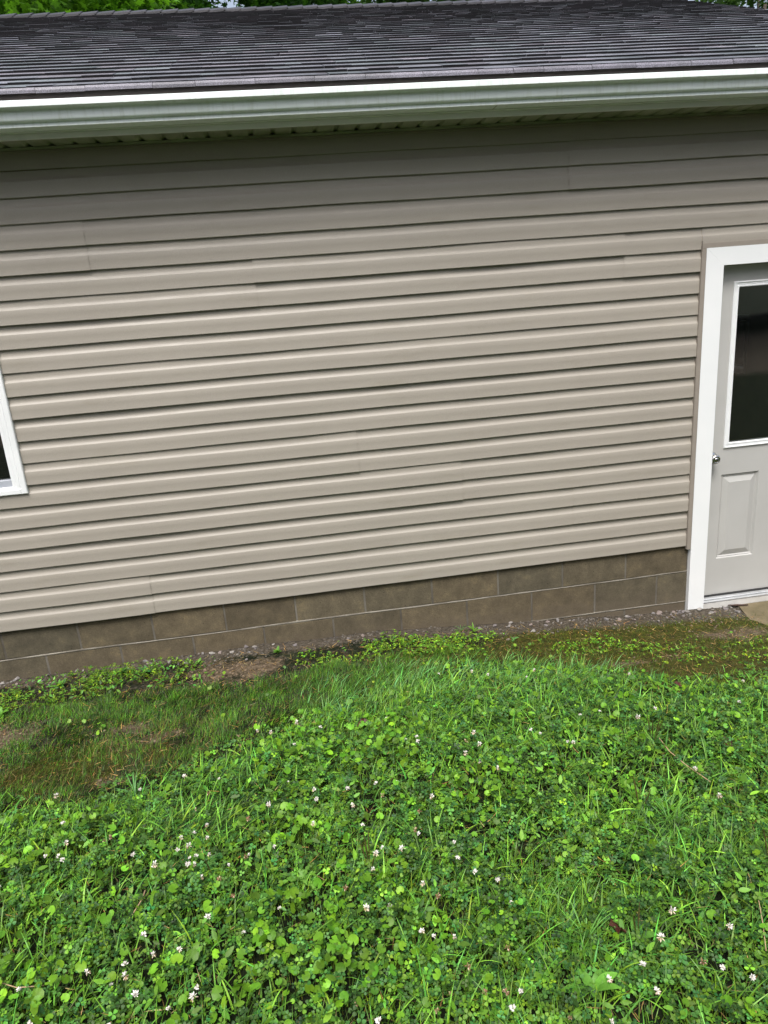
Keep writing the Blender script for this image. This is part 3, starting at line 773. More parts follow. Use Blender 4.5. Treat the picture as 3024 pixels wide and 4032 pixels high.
def blades(x, y, z, h, lean, bend, w, tint, dirn, seg=4):
    """curved tapering blades; lean angle from vertical, dirn azimuth; bend extra angle over length"""
    n = len(x); V = np.zeros((n, 2 * seg + 1, 3)); P = np.stack([x, y, z], 1); ang = lean.copy(); step = h / seg
    side = np.stack([-np.sin(dirn), np.cos(dirn), np.zeros(n)], 1); side += rng.normal(0, .3, (n, 3)); side /= np.linalg.norm(side, axis=1)[:, None]
    for i in range(seg + 1):
        ww = (w * (1 - (i / seg) ** 1.6) * .5)[:, None]
        if i < seg: V[:, 2 * i] = P - side * ww; V[:, 2 * i + 1] = P + side * ww
        else: V[:, 2 * seg] = P
        d = np.stack([np.sin(ang) * np.cos(dirn), np.sin(ang) * np.sin(dirn), np.cos(ang)], 1)
        P = P + d * step[:, None]; ang = ang + bend / seg
    Q = np.array([(2 * i, 2 * i + 1, 2 * i + 3, 2 * i + 2) for i in range(seg - 1)]); T3 = np.array([(2 * seg - 2, 2 * seg - 1, 2 * seg)])
    k = 2 * seg + 1; off = (np.arange(n) * k)[:, None, None]
    gr = np.array([1.0] * k)
    t = np.repeat(tint[:, None, :], k, 1)
    return V.reshape(-1, 3), [(Q[None] + off).reshape(-1, 4), (T3[None] + off).reshape(-1, 3)], t.reshape(-1, 3)

def lawnw(x, y): return np.clip(lawn_d(x, y) / .28 + .12, 0, 1)
def ivyf(x, y):
    a = np.clip((fbm(x, y, .45, 60) - .60) * 9, 0, 1)
    for cx, cy, rx, ry in ((-.28, -.96, .13, .12), (-.12, -2.30, .32, .16), (-1.1, -1.60, .18, .13), (.55, -1.70, .22, .15), (.12, -2.02, .14, .10), (-.9, -2.25, .20, .14), (1.0, -1.9, .12, .12)):
        a = np.maximum(a, np.clip(1.5 - np.hypot((x - cx) / rx, (y - cy) / ry), 0, 1))
    return a * np.clip(.3 + 2.2 * (fbm(x, y, .10, 64) - .35), .05, 1)
MATC = (-.45, -1.64, .24, .12)
def matf(x, y): return np.clip(1.4 - np.hypot((x - MATC[0]) / MATC[2], (y - MATC[1]) / MATC[3]), 0, 1)
def longf(x, y):
    a = np.clip(1.5 - np.hypot((x - .78) / .62, (y + .80 + .12 * (x - .8)) / .22), 0, 1)
    a = np.maximum(a, np.clip(1.4 - np.hypot((x - .2) / .30, (y + .98) / .22), 0, 1))
    a = np.maximum(a, np.clip(1.3 - np.hypot((x - 1.15) / .3, (y + 2.05) / .25), 0, 1))
    a = np.maximum(a, np.clip(1.3 - np.hypot((x - .80) / .2, (y + 2.35) / .2), 0, 1))
    return a
LOWV = lambda x, y: noise(x, y, .35, 70)
def vheight(x, y):
    """local height of the clover canopy"""
    return .006 + .070 * np.clip(fbm(x, y, .085, 75) * 1.5 - .25, 0, 1) * np.clip(lawn_d(x, y) / .5 + .15, 0, 1)

# clover
x, y = scatter_pts(11500, -2.3, 3.5, -3.3, -.3, lambda x, y: lawnw(x, y) * visible_w(x, y) * (1 - .88 * matf(x, y)) * (1 - .7 * longf(x, y) * (y > -1.1)) * np.clip(.30 + 1.1 * fbm(x, y, .33, 80) - .45 * ivyf(x, y), .12, 1) * np.clip(.15 + 2.0 * (noise(x, y, .075, 83) - .15), .10, 1))
n = len(x); hh = vheight(x, y) * rng.uniform(.35, 1.25, n) + .004
z = gz(x, y) + hh
tv, tf = trefoil(); Rm_ = rotm(rng.uniform(0, 6.28, n), rng.normal(.12, .38, n), rng.normal(0, .38, n))
sc = rng.uniform(.0068, .0135, n)
tn = leaftint(n, (.050, .148, .036), .36, .16); tn2 = leaftint(n, (.100, .250, .026), .30, .14); pick = rng.random(n) < (.38 + .3 * (noise(x, y, .5, 82) - .5)); tn[pick] = tn2[pick]
tn = tn * (.62 + .9 * noise(x, y, .06, 84) ** 1.3)[:, None]
c1 = inst(tv, tf, np.stack([x, y, z], 1), Rm_, sc, tn, '', None)
k = rng.random(n) < .35
st = blades(x[k], y[k], z[k] - hh[k] , np.full(k.sum(), 1.0) * hh[k] * .98, np.zeros(k.sum()), rng.normal(0, .1, k.sum()), np.full(k.sum(), .0016), leaftint(k.sum(), (.16, .24, .04), .25), rng.uniform(0, 6.28, k.sum()), 2)
V, F, T = join([c1, st])
tag(npmesh('clover', V, F, CLOVM, tint=T), kind='stuff', label='dense low blue-green clover leaves filling the lawn', cat='clover')
# round scalloped leaves
x, y = scatter_pts(2100, -2.3, 3.5, -3.3, -.3, lambda x, y: np.clip(lawn_d(x, y) / .25 + .25, 0, 1) * visible_w(x, y) * np.clip(ivyf(x, y) * .75 + .07, 0, 1) * (1 - .9 * matf(x, y)) * (1 - .75 * longf(x, y) * (y > -.9)))
n = len(x); hh = vheight(x, y) * rng.uniform(.9, 1.45, n) + .012; z = gz(x, y) + hh
tv, tf = roundleaf(8, .09, .22); sc = rng.uniform(.0060, .0165, n) * (.8 + .35 * noise(x, y, .4, 88))
tn = leaftint(n, (.118, .300, .024), .30, .10)
c1 = inst(tv, tf, np.stack([x, y, z], 1), rotm(rng.uniform(0, 6.28, n), rng.normal(.30, .50, n), rng.normal(0, .50, n)), sc, tn, '', None)
st = blades(x, y, z - hh, hh * .98, np.zeros(n), rng.normal(0, .1, n), np.full(n, .0014), leaftint(n, (.13, .2, .05), .2), rng.uniform(0, 6.28, n), 2)
V, F, T = join([c1, st])
tag(npmesh('ground_ivy', V, F, IVYM, tint=T), kind='stuff', label='patches of round scalloped yellow-green leaves growing through the clover', cat='ground ivy')
# grass among clover
x, y = scatter_pts(14000, -2.3, 3.5, -3.3, -.3, lambda x, y: lawnw(x, y) * visible_w(x, y) * np.clip(.12 + 1.5 * (fbm(x, y, .4, 90) - .40), .10, .8))
n = len(x); h = rng.uniform(.03, .085, n) * (.7 + .6 * noise(x, y, .5, 92)) * np.clip(lawn_d(x, y) / .4 + .4, .3, 1)
parts = [blades(x, y, gz(x, y), h, rng.uniform(.1, .7, n), rng.uniform(.2, 1.3, n), rng.uniform(.0016, .0038, n), leaftint(n, (.098, .225, .024), .42, .18), rng.normal(.5, 1.6, n))]
# coarse bright blades
x, y = scatter_pts(2600, -2.3, 3.5, -3.3, -.3, lambda x, y: lawnw(x, y) * visible_w(x, y) * np.clip(.28 + 1.6 * (fbm(x, y, .35, 94) - .40) + .12 * (x > .3), .1, 1))
n = len(x); parts.append(blades(x, y, gz(x, y) + .01, rng.uniform(.05, .13, n) * np.clip(lawn_d(x, y) / .4 + .4, .3, 1), rng.uniform(.25, 1.25, n), rng.uniform(.3, 1.5, n), rng.uniform(.003, .0068, n), leaftint(n, (.125, .32, .045), .40, .18), rng.normal(.6, 1.3, n), 6))
V, F, T = join(parts)
tag(npmesh('lawn_grass', V, F, GRASSM, tint=T), kind='stuff', label='thin bright grass blades standing among the clover', cat='grass')
# long combed grass band
x, y = scatter_pts(7000, -2.3, 3.5, -3.3, -.2, lambda x, y: np.clip(longf(x, y) * 1.0, 0, 1) * np.clip(.25 + 1.6 * (noise(x, y, .07, 97) - .2), .1, 1) * .9)
n = len(x); clump = noise(x, y, .09, 98)
parts = [blades(x, y, gz(x, y), rng.uniform(.04, .10, n) * (.5 + .9 * clump), rng.uniform(.45, 1.2, n), rng.uniform(.2, 1.1, n), rng.uniform(.0022, .0044, n), leaftint(n, (.080, .225, .045), .45, .22) * (.5 + .9 * noise(x, y, .05, 99))[:, None], rng.normal(.45, .5, n) + (clump - .5) * 2.2, 5)]
x, y = scatter_pts(900, -2.3, 3.5, -1.5, -.2, lambda x, y: np.clip(longf(x, y) * 1.0, 0, 1))
n = len(x); parts.append(blades(x, y, gz(x, y) + .015, rng.uniform(.05, .10, n), rng.uniform(.5, 1.25, n), rng.uniform(.2, 1.1, n), rng.uniform(.003, .0046, n), leaftint(n, (.15, .36, .13), .25, .15), rng.normal(.5, .5, n), 5))
x, y = scatter_pts(15000, -1.2, .3, -2.1, -1.2, lambda x, y: np.clip(matf(x, y), 0, 1) * .9)
n = len(x); parts.append(blades(x, y, gz(x, y) + .012, rng.uniform(.06, .12, n), rng.uniform(1.15, 1.5, n), rng.uniform(-.1, .3, n), rng.uniform(.002, .0038, n), leaftint(n, (.045, .115, .030), .55, .2), rng.normal(.42, .22, n), 5))
V, F, T = join(parts)
tag(npmesh('long_grass', V, F, GRASSM, tint=T), kind='stuff', label='long blue-green grass combed over to the right below the mossy strip', cat='grass')
# fine dark grass band beside the wall
def finew(x, y):
    up = np.interp(x, [-3, -1.5, -.9, -.3, .1, .5, .9, 1.1], [-.30, -.32, -.34, -.42, -.33, -.30, -.30, -.30]) + (fbm(x, y, .14, 99) - .5) * .12
    a = np.clip((up - y) / .08, 0, 1) * np.clip(-lawn_d(x, y) / .05 + 1.2, 0, 1) * np.clip((1.0 - x) / .35, 0, 1)
    return a * np.clip(1 - .85 * dirt(x, y), .16, 1)
x, y = scatter_pts(31000, -2.6, 1.2, -1.5, -.15, lambda x, y: finew(x, y) * visible_w(x, y) * np.clip(.55 + .9 * (fbm(x, y, .2, 101) - .4), .2, 1) * np.clip(1 - .45 * ell(x, y, -1.1, -1.1, .5, .16), .3, 1))
n = len(x); br = np.clip(ell(x, y, -1.05, -1.08, .5, .2) + ell(x, y, -.8, -.85, .3, .12), 0, 1)
tn = leaftint(n, (.055, .155, .012), .45, .22); tb = leaftint(n, (.13, .115, .04), .35, .12); kk = rng.random(n) < br * .28 + .03; tn[kk] = tb[kk]
parts = [blades(x, y, gz(x, y), rng.uniform(.018, .050, n) * (.4 + 1.1 * noise(x, y, .07, 103)), rng.uniform(.3, 1.0, n), rng.uniform(.1, .8, n), rng.uniform(.0012, .0024, n), tn * (.5 + 1.0 * noise(x, y, .045, 107))[:, None], rng.normal(.6, .9, n) + (noise(x, y, .15, 104) - .5) * 3.0, 3)]
# mossy strip: very short sparse grass
x, y = scatter_pts(16000, .3, 3.5, -1.2, -.12, lambda x, y: mossz(x, y) * np.clip(.08 + 1.1 * (fbm(x, y, .22, 106) - .35), .03, .7) * np.clip(1 - dirt(x, y), 0, 1))
n = len(x); tn = leaftint(n, (.06, .12, .012), .35, .25)
parts.append(blades(x, y, gz(x, y), rng.uniform(.008, .030, n), rng.uniform(.1, .9, n), rng.uniform(.1, .9, n), rng.uniform(.0012, .0026, n), tn, rng.normal(.5, 1.4, n), 3))
V, F, T = join(parts)
tag(npmesh('fine_grass', V, F, GRASSM, tint=T), kind='stuff', label='fine dark green grass in a soft strip between wall weeds and clover', cat='grass')
x, y = scatter_pts(520, -2.3, 3.5, -3.3, -.5, lambda x, y: (lawn_d(x, y) > .1) * visible_w(x, y) * np.clip(2.5 * (fbm(x, y, .25, 140) - .35), .05, 1))
n = len(x); ov = np.array([(0, 0, 0), (.32, .45, .10), (.40, 1.0, .08), (.22, 1.6, .0), (0, 1.95, -.12), (-.22, 1.6, .0), (-.40, 1.0, .08), (-.32, .45, .10), (0, .9, -.02)]); oq = [np.array([(0, 1, 8, 7), (1, 2, 3, 8), (8, 3, 4, 5), (8, 5, 6, 7)])]
parts_ = [inst(ov, oq, np.stack([x, y, gz(x, y) + vheight(x, y) * rng.uniform(.7, 1.2, n) + .008], 1), rotm(rng.uniform(0, 6.28, n), rng.normal(.45, .4, n), rng.normal(0, .45, n)), rng.uniform(.009, .020, n), leaftint(n, (.105, .27, .035), .35, .15), '', None)]
V, F, T = join(parts_)
tag(npmesh('broadleaf_weeds', V, F, IVYM, tint=T), kind='stuff', label='scattered small oval weed leaves poking through the lawn', cat='weeds')
# straw, dead clover and debris
x, y = scatter_pts(1500, -2.3, 3.5, -3.3, -.08, lambda x, y: visible_w(x, y) * np.where(lawn_d(x, y) > 0, .35, .85 + 0 * x))
n = len(x); kk = lawn_d(x, y) > 0; tn = leaftint(n, (.26, .19, .09), .5, .15)
zb = gz(x, y) + np.where(kk, vheight(x, y) * rng.uniform(.3, 1.1, n), .004)
V, F, T = join([blades(x, y, zb, rng.uniform(.015, .055, n), rng.uniform(1.15, 1.6, n), rng.normal(0, .3, n), rng.uniform(.0012, .0026, n), tn, rng.uniform(0, 6.28, n), 3)])
tag(npmesh('straw', V, F, GRASSM, tint=T), kind='stuff', label='dead straw coloured grass bits scattered over the ground', cat='dead grass')
# small seedlings and weeds near wall
def small(x, y):
    a = np.clip((y + .42) / .06, 0, 1) * np.clip((-y - .05 - .05 * noise(x, 0 * y, .15, 113)) / .05, 0, 1) * np.clip((-.50 - x) / .2, 0, 1)
    b = np.clip(1.35 - np.hypot((x - .55) / .62, (y + .25) / .14), 0, 1)
    c = np.clip(1.3 - np.hypot((x - 1.35) / .5, (y + .45) / .10), 0, 1) * .55 + np.clip(1.3 - np.hypot((x - 1.95) / .42, (y + .52) / .09), 0, 1) * .45 + np.clip(1.3 - np.hypot((x - 2.3) / .6, (y + .75) / .16), 0, 1) * .5
    return np.clip(a + b + c, 0, 1)
x, y = scatter_pts(6500, -2.4, 3.3, -1.1, -.05, lambda x, y: small(x, y) * np.clip(3.0 * (fbm(x, y, .13, 110) - .34), 0, 1) * np.clip(1 - dirt(x, y) * 1.2, 0, 1))
n = len(x); hh = rng.uniform(.004, .045, n) * (.4 + noise(x, y, .2, 111)) * np.where(x < -.4, 1.25, .75)
lf = np.array([(0, 0, 0), (.35, .5, .1), (.22, 1.1, .06), (0, 1.5, -.1), (-.22, 1.1, .06), (-.35, .5, .1), (0, .75, 0)]); lq = [np.array([(0, 1, 2, 6), (6, 2, 3, 4), (0, 6, 4, 5)])]
big = rng.random(n) < .25
parts = []
for rep in range(4):
    parts.append(inst(lf, lq, np.stack([x, y, gz(x, y) + hh], 1), rotm(rep * 1.57 + rng.normal(0, .3, n), rng.normal(.2, .3, n), rng.normal(0, .3, n)), rng.uniform(.0045, .0085, n) * np.where(big, 1.6, 1), leaftint(n, (.110, .24, .022), .5, .25) * np.where(x < -.4, .8, 1.0)[:, None], '', None))
parts.append(blades(x, y, gz(x, y), hh, np.zeros(n), rng.normal(0, .1, n), np.full(n, .0012), leaftint(n, (.13, .2, .05), .2), rng.uniform(0, 6.28, n), 2))
x, y = scatter_pts(1500, -2.2, -.4, -.45, -.05, lambda x, y: small(x, y) * np.clip(3.0 * (fbm(x, y, .15, 115) - .36), 0, 1))
n = len(x); parts.append(inst(lf, lq, np.stack([x, y, gz(x, y) + rng.uniform(.01, .05, n)], 1), rotm(rng.uniform(0, 6.28, n), rng.normal(.4, .35, n), rng.normal(0, .35, n)), rng.uniform(.010, .019, n), leaftint(n, (.075, .20, .03), .45, .25), '', None))
x, y = scatter_pts(16, -2, 3, -1.2, -.3, lambda x, y: (lawn_d(x, y) < 0) * 1.0)      # odd leaves in the fine grass
n = len(x); tv, tf = roundleaf(7, .1); parts.append(inst(tv, tf, np.stack([x, y, gz(x, y) + .03], 1), rotm(rng.uniform(0, 6, n), rng.normal(.4, .3, n), rng.normal(0, .3, n)), rng.uniform(.006, .012, n), leaftint(n, (.14, .30, .03), .3), '', None))
V, F, T = join(parts)
tag(npmesh('wall_seedlings', V, F, IVYM, tint=T), kind='stuff', label='small bright weed seedlings in the dirt along the foot of the wall', cat='weeds')

# gravel: uncountable chips
x, y = scatter_pts(3000, -2.6, 3.3, -1.4, .01, lambda x, y: np.clip((y + .17 + .05 * np.clip(x, 0, 2)) / .08, 0, 1) * np.clip(3.2 * fbm(x, y, .12, 120) - 1.25, .03, 1) + .9 * dirt(x, y) * (x < 3))
n = len(x); ang = rng.uniform(0, 6.28, (n, 6)); 
tvs = np.array([(1, 0, .1), (.4, .8, 0), (-.6, .7, .1), (-1, -.1, 0), (-.4, -.8, .1), (.6, -.7, 0), (.2, .1, .55), (-.3, 0, .45)])
tfs = [np.array([(0, 1, 6), (2, 7, 6), (1, 2, 6), (2, 3, 7), (3, 4, 7), (4, 5, 7), (5, 6, 7), (5, 0, 6)])]
gr = rng.uniform(.45, 1.6, n)[:, None] * np.where((y < -.2)[:, None], np.array([[.14, .10, .065]]), np.array([[.112, .100, .084]]))
V, F, T = inst(tvs, tfs, np.stack([x, y, gz(x, y)], 1), rotm(rng.uniform(0, 6.28, n), rng.normal(0, .35, n), rng.normal(0, .35, n)), rng.uniform(.002, .0085, n), gr, '', None)
STONEM, n_, p_ = newmat('grey_stone'); v_ = coords(n_); at_ = N(n_, 'ShaderNodeAttribute', attribute_name='tint')
n_.links.new(mixc(n_, 1.0, at_.outputs['Color'], ramp(n_, ntex(n_, v_, 90, 4), [(.3, (.75, .75, .75)), (.7, (1.2, 1.2, 1.2))]), 'MULTIPLY'), p_.inputs['Base Color']); p_.inputs['Roughness'].default_value = .8
bump(n_, p_, ntex(n_, v_, 200, 3), .4, .002)
tag(npmesh('gravel', V, F, STONEM, tint=T), kind='stuff', label='fine grey stone chips in the bare soil beside the block wall', cat='gravel')

# individual stones
import bmesh
def stone_mesh(seed):
    r = random.Random(seed); bm = bmesh.new(); pts = []
    for i in range(15):
        t = r.uniform(0, 6.28); u = r.uniform(-1, 1); rr = r.uniform(.75, 1); pts.append(bm.verts.new((rr * math.cos(t) * math.sqrt(1 - u * u), rr * math.sin(t) * math.sqrt(1 - u * u) * .75, u * .42)))
    bmesh.ops.convex_hull(bm, input=bm.verts)
    bmesh.ops.delete(bm, geom=[v for v in bm.verts if not v.link_faces], context='VERTS')
    bmesh.ops.bevel(bm, geom=list(bm.edges), offset=.05, segments=1, affect='EDGES')
    me = bpy.data.meshes.new('stone'); bm.to_mesh(me); bm.free(); me.materials.append(STONEM)
    c = r.choice([(.20, .185, .175), (.24, .22, .20), (.17, .15, .145), (.28, .26, .235), (.21, .17, .15)])
    a = me.attributes.new('tint', 'FLOAT_VECTOR', 'POINT'); a.data.foreach_set('vector', np.tile(np.array(c, np.float32), len(me.vertices)))
    return me
SM = [stone_mesh(i) for i in range(8)]
special = [(-1.50, -.105, .026, 'pale flat stone against the wall near the left edge, left of the weeds'), (-1.27, -.10, .018, 'small blue-grey round stone near the left end of the wall'), (-1.12, -.13, .024, 'pinkish stone among the leafy weeds at the left part of the wall'),
           (-.46, -.06, .018, 'whitish chip at the foot of the wall above the bare dirt patch'), (-.10, -.07, .020, 'lone grey stone just right of the bare dirt patch'), (.36, -.13, .022, 'lilac-grey stone in the green seedlings under the dark cracked block joint'),
           (1.10, -.055, .026, 'largest brownish grey stone where the right hand seedlings end'), (1.32, -.06, .020, 'pale angular stone to the right of the largest brownish stone'), (1.80, -.06, .026, 'light grey stone lying in a pair left of the white door casing'),
           (1.88, -.07, .022, 'wedge shaped grey stone beside the light grey one, left of the door casing'), (2.10, -.14, .020, 'dark reddish angular stone out in the moss left of the door'), (2.43, -.035, .026, 'flat grey stone under the foot of the white door casing'),
           (2.60, -.045, .030, 'grey angular stone below the door sill beside the concrete slab'), (2.65, -.10, .022, 'long pale stone lying next to the edge of the concrete slab')]
for i, (sx, sy, ss, lab) in enumerate(special):
    o = bpy.data.objects.new('stone', SM[i % 8]); COL.objects.link(o); o.location = (sx, sy, float(gz(sx, sy)) + ss * .22)
    o.scale = (ss, ss, ss); o.rotation_euler = (rng.normal(0, .15), rng.normal(0, .15), rng.uniform(0, 6.28)); tag(o, lab, 'stone')
r = random.Random(33); cnt = 0
while cnt < 95:
    sx = r.uniform(-1.75, 2.75); sy = -abs(r.gauss(.02, .055)) - .012
    if .0 < sx < 1.0 and r.random() < .7: continue
    if any(abs(sx - q[0]) < .05 and abs(sy - q[1]) < .05 for q in special): continue
    ss = r.uniform(.008, .027) ** 1.0; o = bpy.data.objects.new('stone', SM[r.randrange(8)]); COL.objects.link(o)
    o.location = (sx, sy, float(gz(sx, sy)) + ss * .15); o.scale = (ss, ss * r.uniform(.7, 1), ss * r.uniform(.6, 1)); o.rotation_euler = (r.gauss(0, .2), r.gauss(0, .2), r.uniform(0, 6.28))
    tag(o, 'small grey stone chip at the foot of the block wall', 'stone', 'loose small stones along the wall'); cnt += 1

# clover flowers
PETAL, n_, p_ = newmat('white_petal'); p_.inputs['Roughness'].default_value = .6
at_ = N(n_, 'ShaderNodeAttribute', attribute_name='tint'); n_.links.new(at_.outputs['Color'], p_.inputs['Base Color'])
def flower(seed, kind):
    r = np.random.default_rng(seed); V = []; F3 = []; T = []
    H = r.uniform(.055, .085); npet = 30 if kind != 'spent' else 20
    lean = r.normal(0, .35, 2) * .03
    # stem
    for k, t in enumerate(np.linspace(0, 1, 4)):
        c = np.array([lean[0] * t * t, lean[1] * t * t, H * t])
        for a in (0, 2.09, 4.19): V.append(c + .0008 * np.array([math.cos(a), math.sin(a), 0])); T.append((.13, .22, .05))
    Q = [(k * 3 + j, k * 3 + (j + 1) % 3, (k + 1) * 3 + (j + 1) % 3, (k + 1) * 3 + j) for k in range(3) for j in range(3)]
    top = np.array([lean[0], lean[1], H])
    for i in range(npet):
        low = i < npet * .42
        if kind == 'fresh': el = r.uniform(-.1, 1.4)
        elif kind == 'half': el = r.uniform(-1.1, -.2) if low else r.uniform(.1, 1.4)
        else: el = r.uniform(-1.3, .9)
        az = r.uniform(0, 6.28); d = np.array([math.cos(az) * math.cos(el), math.sin(az) * math.cos(el), math.sin(el)])
        s = np.cross(d, [0, 0, 1.0]) + r.normal(0, .3, 3); s /= np.linalg.norm(s); L = r.uniform(.0062, .0088) * (1.15 if kind == 'half' else 1)
        b = len(V); V += [top + d * .001, top + d * L * .6 + s * .0015, top + d * L, top + d * L * .6 - s * .0015]
        if kind == 'spent': c = (.22, .12, .06) if r.random() < .7 else (.55, .42, .28)
        elif low and kind == 'half': c = (.62, .50, .36) if r.random() < .7 else (.30, .18, .09)
        else: c = tuple(np.array((.76, .72, .67)) * r.uniform(.85, 1.1))
        T += [c] * 4; Q.append((b, b + 1, b + 2, b + 3))
    me_o = npmesh('flowerproto', np.array(V), [np.array(Q)], PETAL, tint=np.array(T)); me = me_o.data; bpy.data.objects.remove(me_o); me.name = 'clover_flower'; return me
FM = {k: [flower(200 + i + 10 * j, k) for i in range(3)] for j, k in enumerate(('fresh', 'half', 'spent'))}
FL = {'fresh': 'small white clover flower head standing above the lawn leaves', 'half': 'opened clover flower with white top and drooping tan lower petals in the lawn', 'spent': 'withered brown clover flower head in the lawn'}
r = random.Random(77); cnt = 0; placed = []
while cnt < 290:
    fx_, fy_ = r.uniform(-1.75, 3.0), r.uniform(-2.75, -.6)
    if lawn_d(fx_, fy_) < .08: continue
    w = float(noise(fx_, fy_, .20, 130)); w = (w ** 4) * 2.4 + .02
    if fy_ > -1.35: w *= .35
    if fx_ < .4 and fy_ < -1.6: w += .14
    if matf(fx_, fy_) > .5: w *= .1
    if r.random() > w: continue
    if any((fx_ - a) ** 2 + (fy_ - b) ** 2 < .0006 for a, b in placed): continue
    placed.append((fx_, fy_)); kd = r.choices(('fresh', 'half', 'spent'), (.46, .36, .18))[0]
    o = bpy.data.objects.new('clover_flower', r.choice(FM[kd])); COL.objects.link(o)
    o.location = (fx_, fy_, float(gz(fx_, fy_)) + r.uniform(-.012, .010)); o.rotation_euler = (r.gauss(0, .18), r.gauss(0, .18), r.uniform(0, 6.28)); sc_ = r.uniform(.85, 1.50); o.scale = (sc_,) * 3
    tag(o, FL[kd], 'flower', {'fresh': 'white clover flowers in the lawn', 'half': 'half faded clover flowers in the lawn', 'spent': 'brown spent clover flowers in the lawn'}[kd]); cnt += 1

# broad leaved plants
def broad_leaf(L, Wd, jag, up, az, base, r, droop=.6):
    """vertices of one leaf strip, returns V,F"""
    seg = 8; V = []; F = []; d = np.array([math.cos(az), math.sin(az), 0]); s = np.array([-math.sin(az), math.cos(az), 0]); P = np.array(base, float); ang = up
    for i in range(seg + 1):
        t = i / seg
        w = Wd * (math.sin(math.pi * min(1, t * .92 + .06)) ** .8) * (1 if t > .22 else .25 + t * 2)
        if jag: w *= (.55 if i % 2 else 1.15)
        w = max(w, .0008); up_ = np.array([0, 0, 1])
        nrm = d * -math.sin(ang) + up_ * math.cos(ang)
        V += [P - s * w + nrm * w * .25, P.copy(), P + s * w + nrm * w * .25]
        if i < seg: F += [(3 * i, 3 * i + 1, 3 * i + 4, 3 * i + 3), (3 * i + 1, 3 * i + 2, 3 * i + 5, 3 * i + 4)]
        P = P + (d * math.cos(ang) + up_ * math.sin(ang)) * (L / seg); ang -= droop / seg
    return V, F
def weed(name, loc, nl, L, Wd, jag, tint, label, seed, stalks=0, up=(.5, 1.1)):
    r = random.Random(seed); root = empty(name, loc); tag(root, label, 'weed')
    V = []; F = []; T = []
    for i in range(nl):
        az = 6.28 * i / nl + r.uniform(-.4, .4); l = L * r.uniform(.65, 1.1)
        v, f = broad_leaf(l, Wd * .62 * r.uniform(.75, 1.15), jag, r.uniform(*up), az, (0, 0, .002), r, r.uniform(.5, 1.3)); b = len(V)
        V += v; F += [tuple(q + b for q in g_) for g_ in f]; k = r.uniform(.8, 1.25); T += [tuple(c * k for c in tint)] * len(v)
    npmesh('leaves', np.array(V), [np.array(F)], IVYM, root, tint=np.array(T), smooth=True)
    for i in range(stalks):
        mb = MB(); a = r.uniform(0, 6.28); ln = r.uniform(.09, .15); q = [(.0 + .03 * t * math.cos(a), .03 * t * math.sin(a), ln * t) for t in (0, .33, .66, 1)]
        mb.tube(q, [.0011, .001, .0024, .0010], 5); n = len(mb.v); o = mb.build('seed_stalk', IVYM, root)
        at = o.data.attributes.new('tint', 'FLOAT_VECTOR', 'POINT'); at.data.foreach_set('vector', np.tile(np.array((.10, .085, .03), np.float32), n))
    return root
def P3(x, y, dz=0): return (x, y, float(gz(x, y)) + dz)
weed('dandelion_plant', P3(-.62, -2.10, .015), 7, .085, .012, True, (.13, .27, .07), 'dandelion with pale jagged leaves in the lower left of the lawn', 1)
weed('dandelion_plant', P3(-.12, -1.98, .012), 8, .075, .015, True, (.15, .32, .05), 'dandelion with bright jagged leaves near the middle of the lawn', 2)
weed('dandelion_plant', P3(1.33, -1.80, .012), 8, .08, .010, True, (.16, .26, .07), 'dandelion with a grey-green toothed leaf beside the pale dry stems at right', 3)
weed('plantain_plant', P3(.80, -2.42, .01), 7, .075, .020, False, (.12, .29, .045), 'broad plantain with upright oval leaves near the bottom of the lawn', 4, 2)
weed('plantain_plant', P3(.62, -2.54, .01), 6, .085, .024, False, (.13, .32, .04), 'plantain with the largest smooth oval leaf at the bottom edge of the photo', 5)
weed('plantain_plant', P3(1.28, -1.60, .01), 6, .06, .021, False, (.085, .22, .035), 'dark broad plantain above the pale dry stems at right', 6, 4)
weed('plantain_plant', P3(-.40, -1.92, .012), 6, .065, .020, False, (.12, .28, .06), 'plantain with dull green upright leaves left of the bright dandelion', 7, 1)
weed('plantain_plant', P3(1.30, -2.28, .01), 6, .070, .018, False, (.11, .27, .045), 'plantain in the lower right of the lawn under tall thin stalks', 8, 5)
weed('plantain_plant', P3(.10, -2.00, .01), 5, .055, .015, False, (.09, .22, .04), 'plantain with dark brown seed stalks in the middle of the lawn', 9, 5)
weed('plantain_plant', P3(1.05, -1.95, .01), 5, .055, .015, False, (.11, .26, .04), 'plantain hidden in bright grass with thin brown stalks, right of centre', 10, 3)
weed('leafy_weed', P3(-1.05, -.14), 7, .060, .015, False, (.085, .21, .055), 'upright leafy weed with grey-green leaves in the gravel at the left of the wall', 11, 0, (.8, 1.4))
weed('leafy_weed', P3(-1.38, -.18), 7, .055, .014, False, (.11, .27, .035), 'bright leafy weed by the wall near the left edge', 12, 0, (.7, 1.4))
weed('leafy_weed', P3(-.92, -.17), 6, .065, .018, False, (.075, .19, .055), 'blue-green broad leafy weed in the gravel, left of the dirt patch', 13, 0, (.6, 1.3))
weed('leafy_weed', P3(-.64, -.13), 6, .04, .012, False, (.12, .28, .035), 'small leafy weed at the left end of the bare dirt patch', 14, 0, (.6, 1.3))
weed('leafy_weed', P3(-.20, -.14), 7, .045, .013, False, (.11, .27, .03), 'leafy weed at the right end of the bare dirt patch', 15, 0, (.6, 1.3))
weed('leafy_weed', P3(-1.60, -.42), 8, .06, .017, False, (.12, .30, .03), 'bright lobed weed at the left edge above the fine grass', 16, 0, (.5, 1.2))
weed('leafy_weed', P3(1.14, -.27), 4, .04, .013, False, (.10, .24, .06), 'small two leaved plant standing in the moss right of the seedlings', 17, 0, (.7, 1.3))
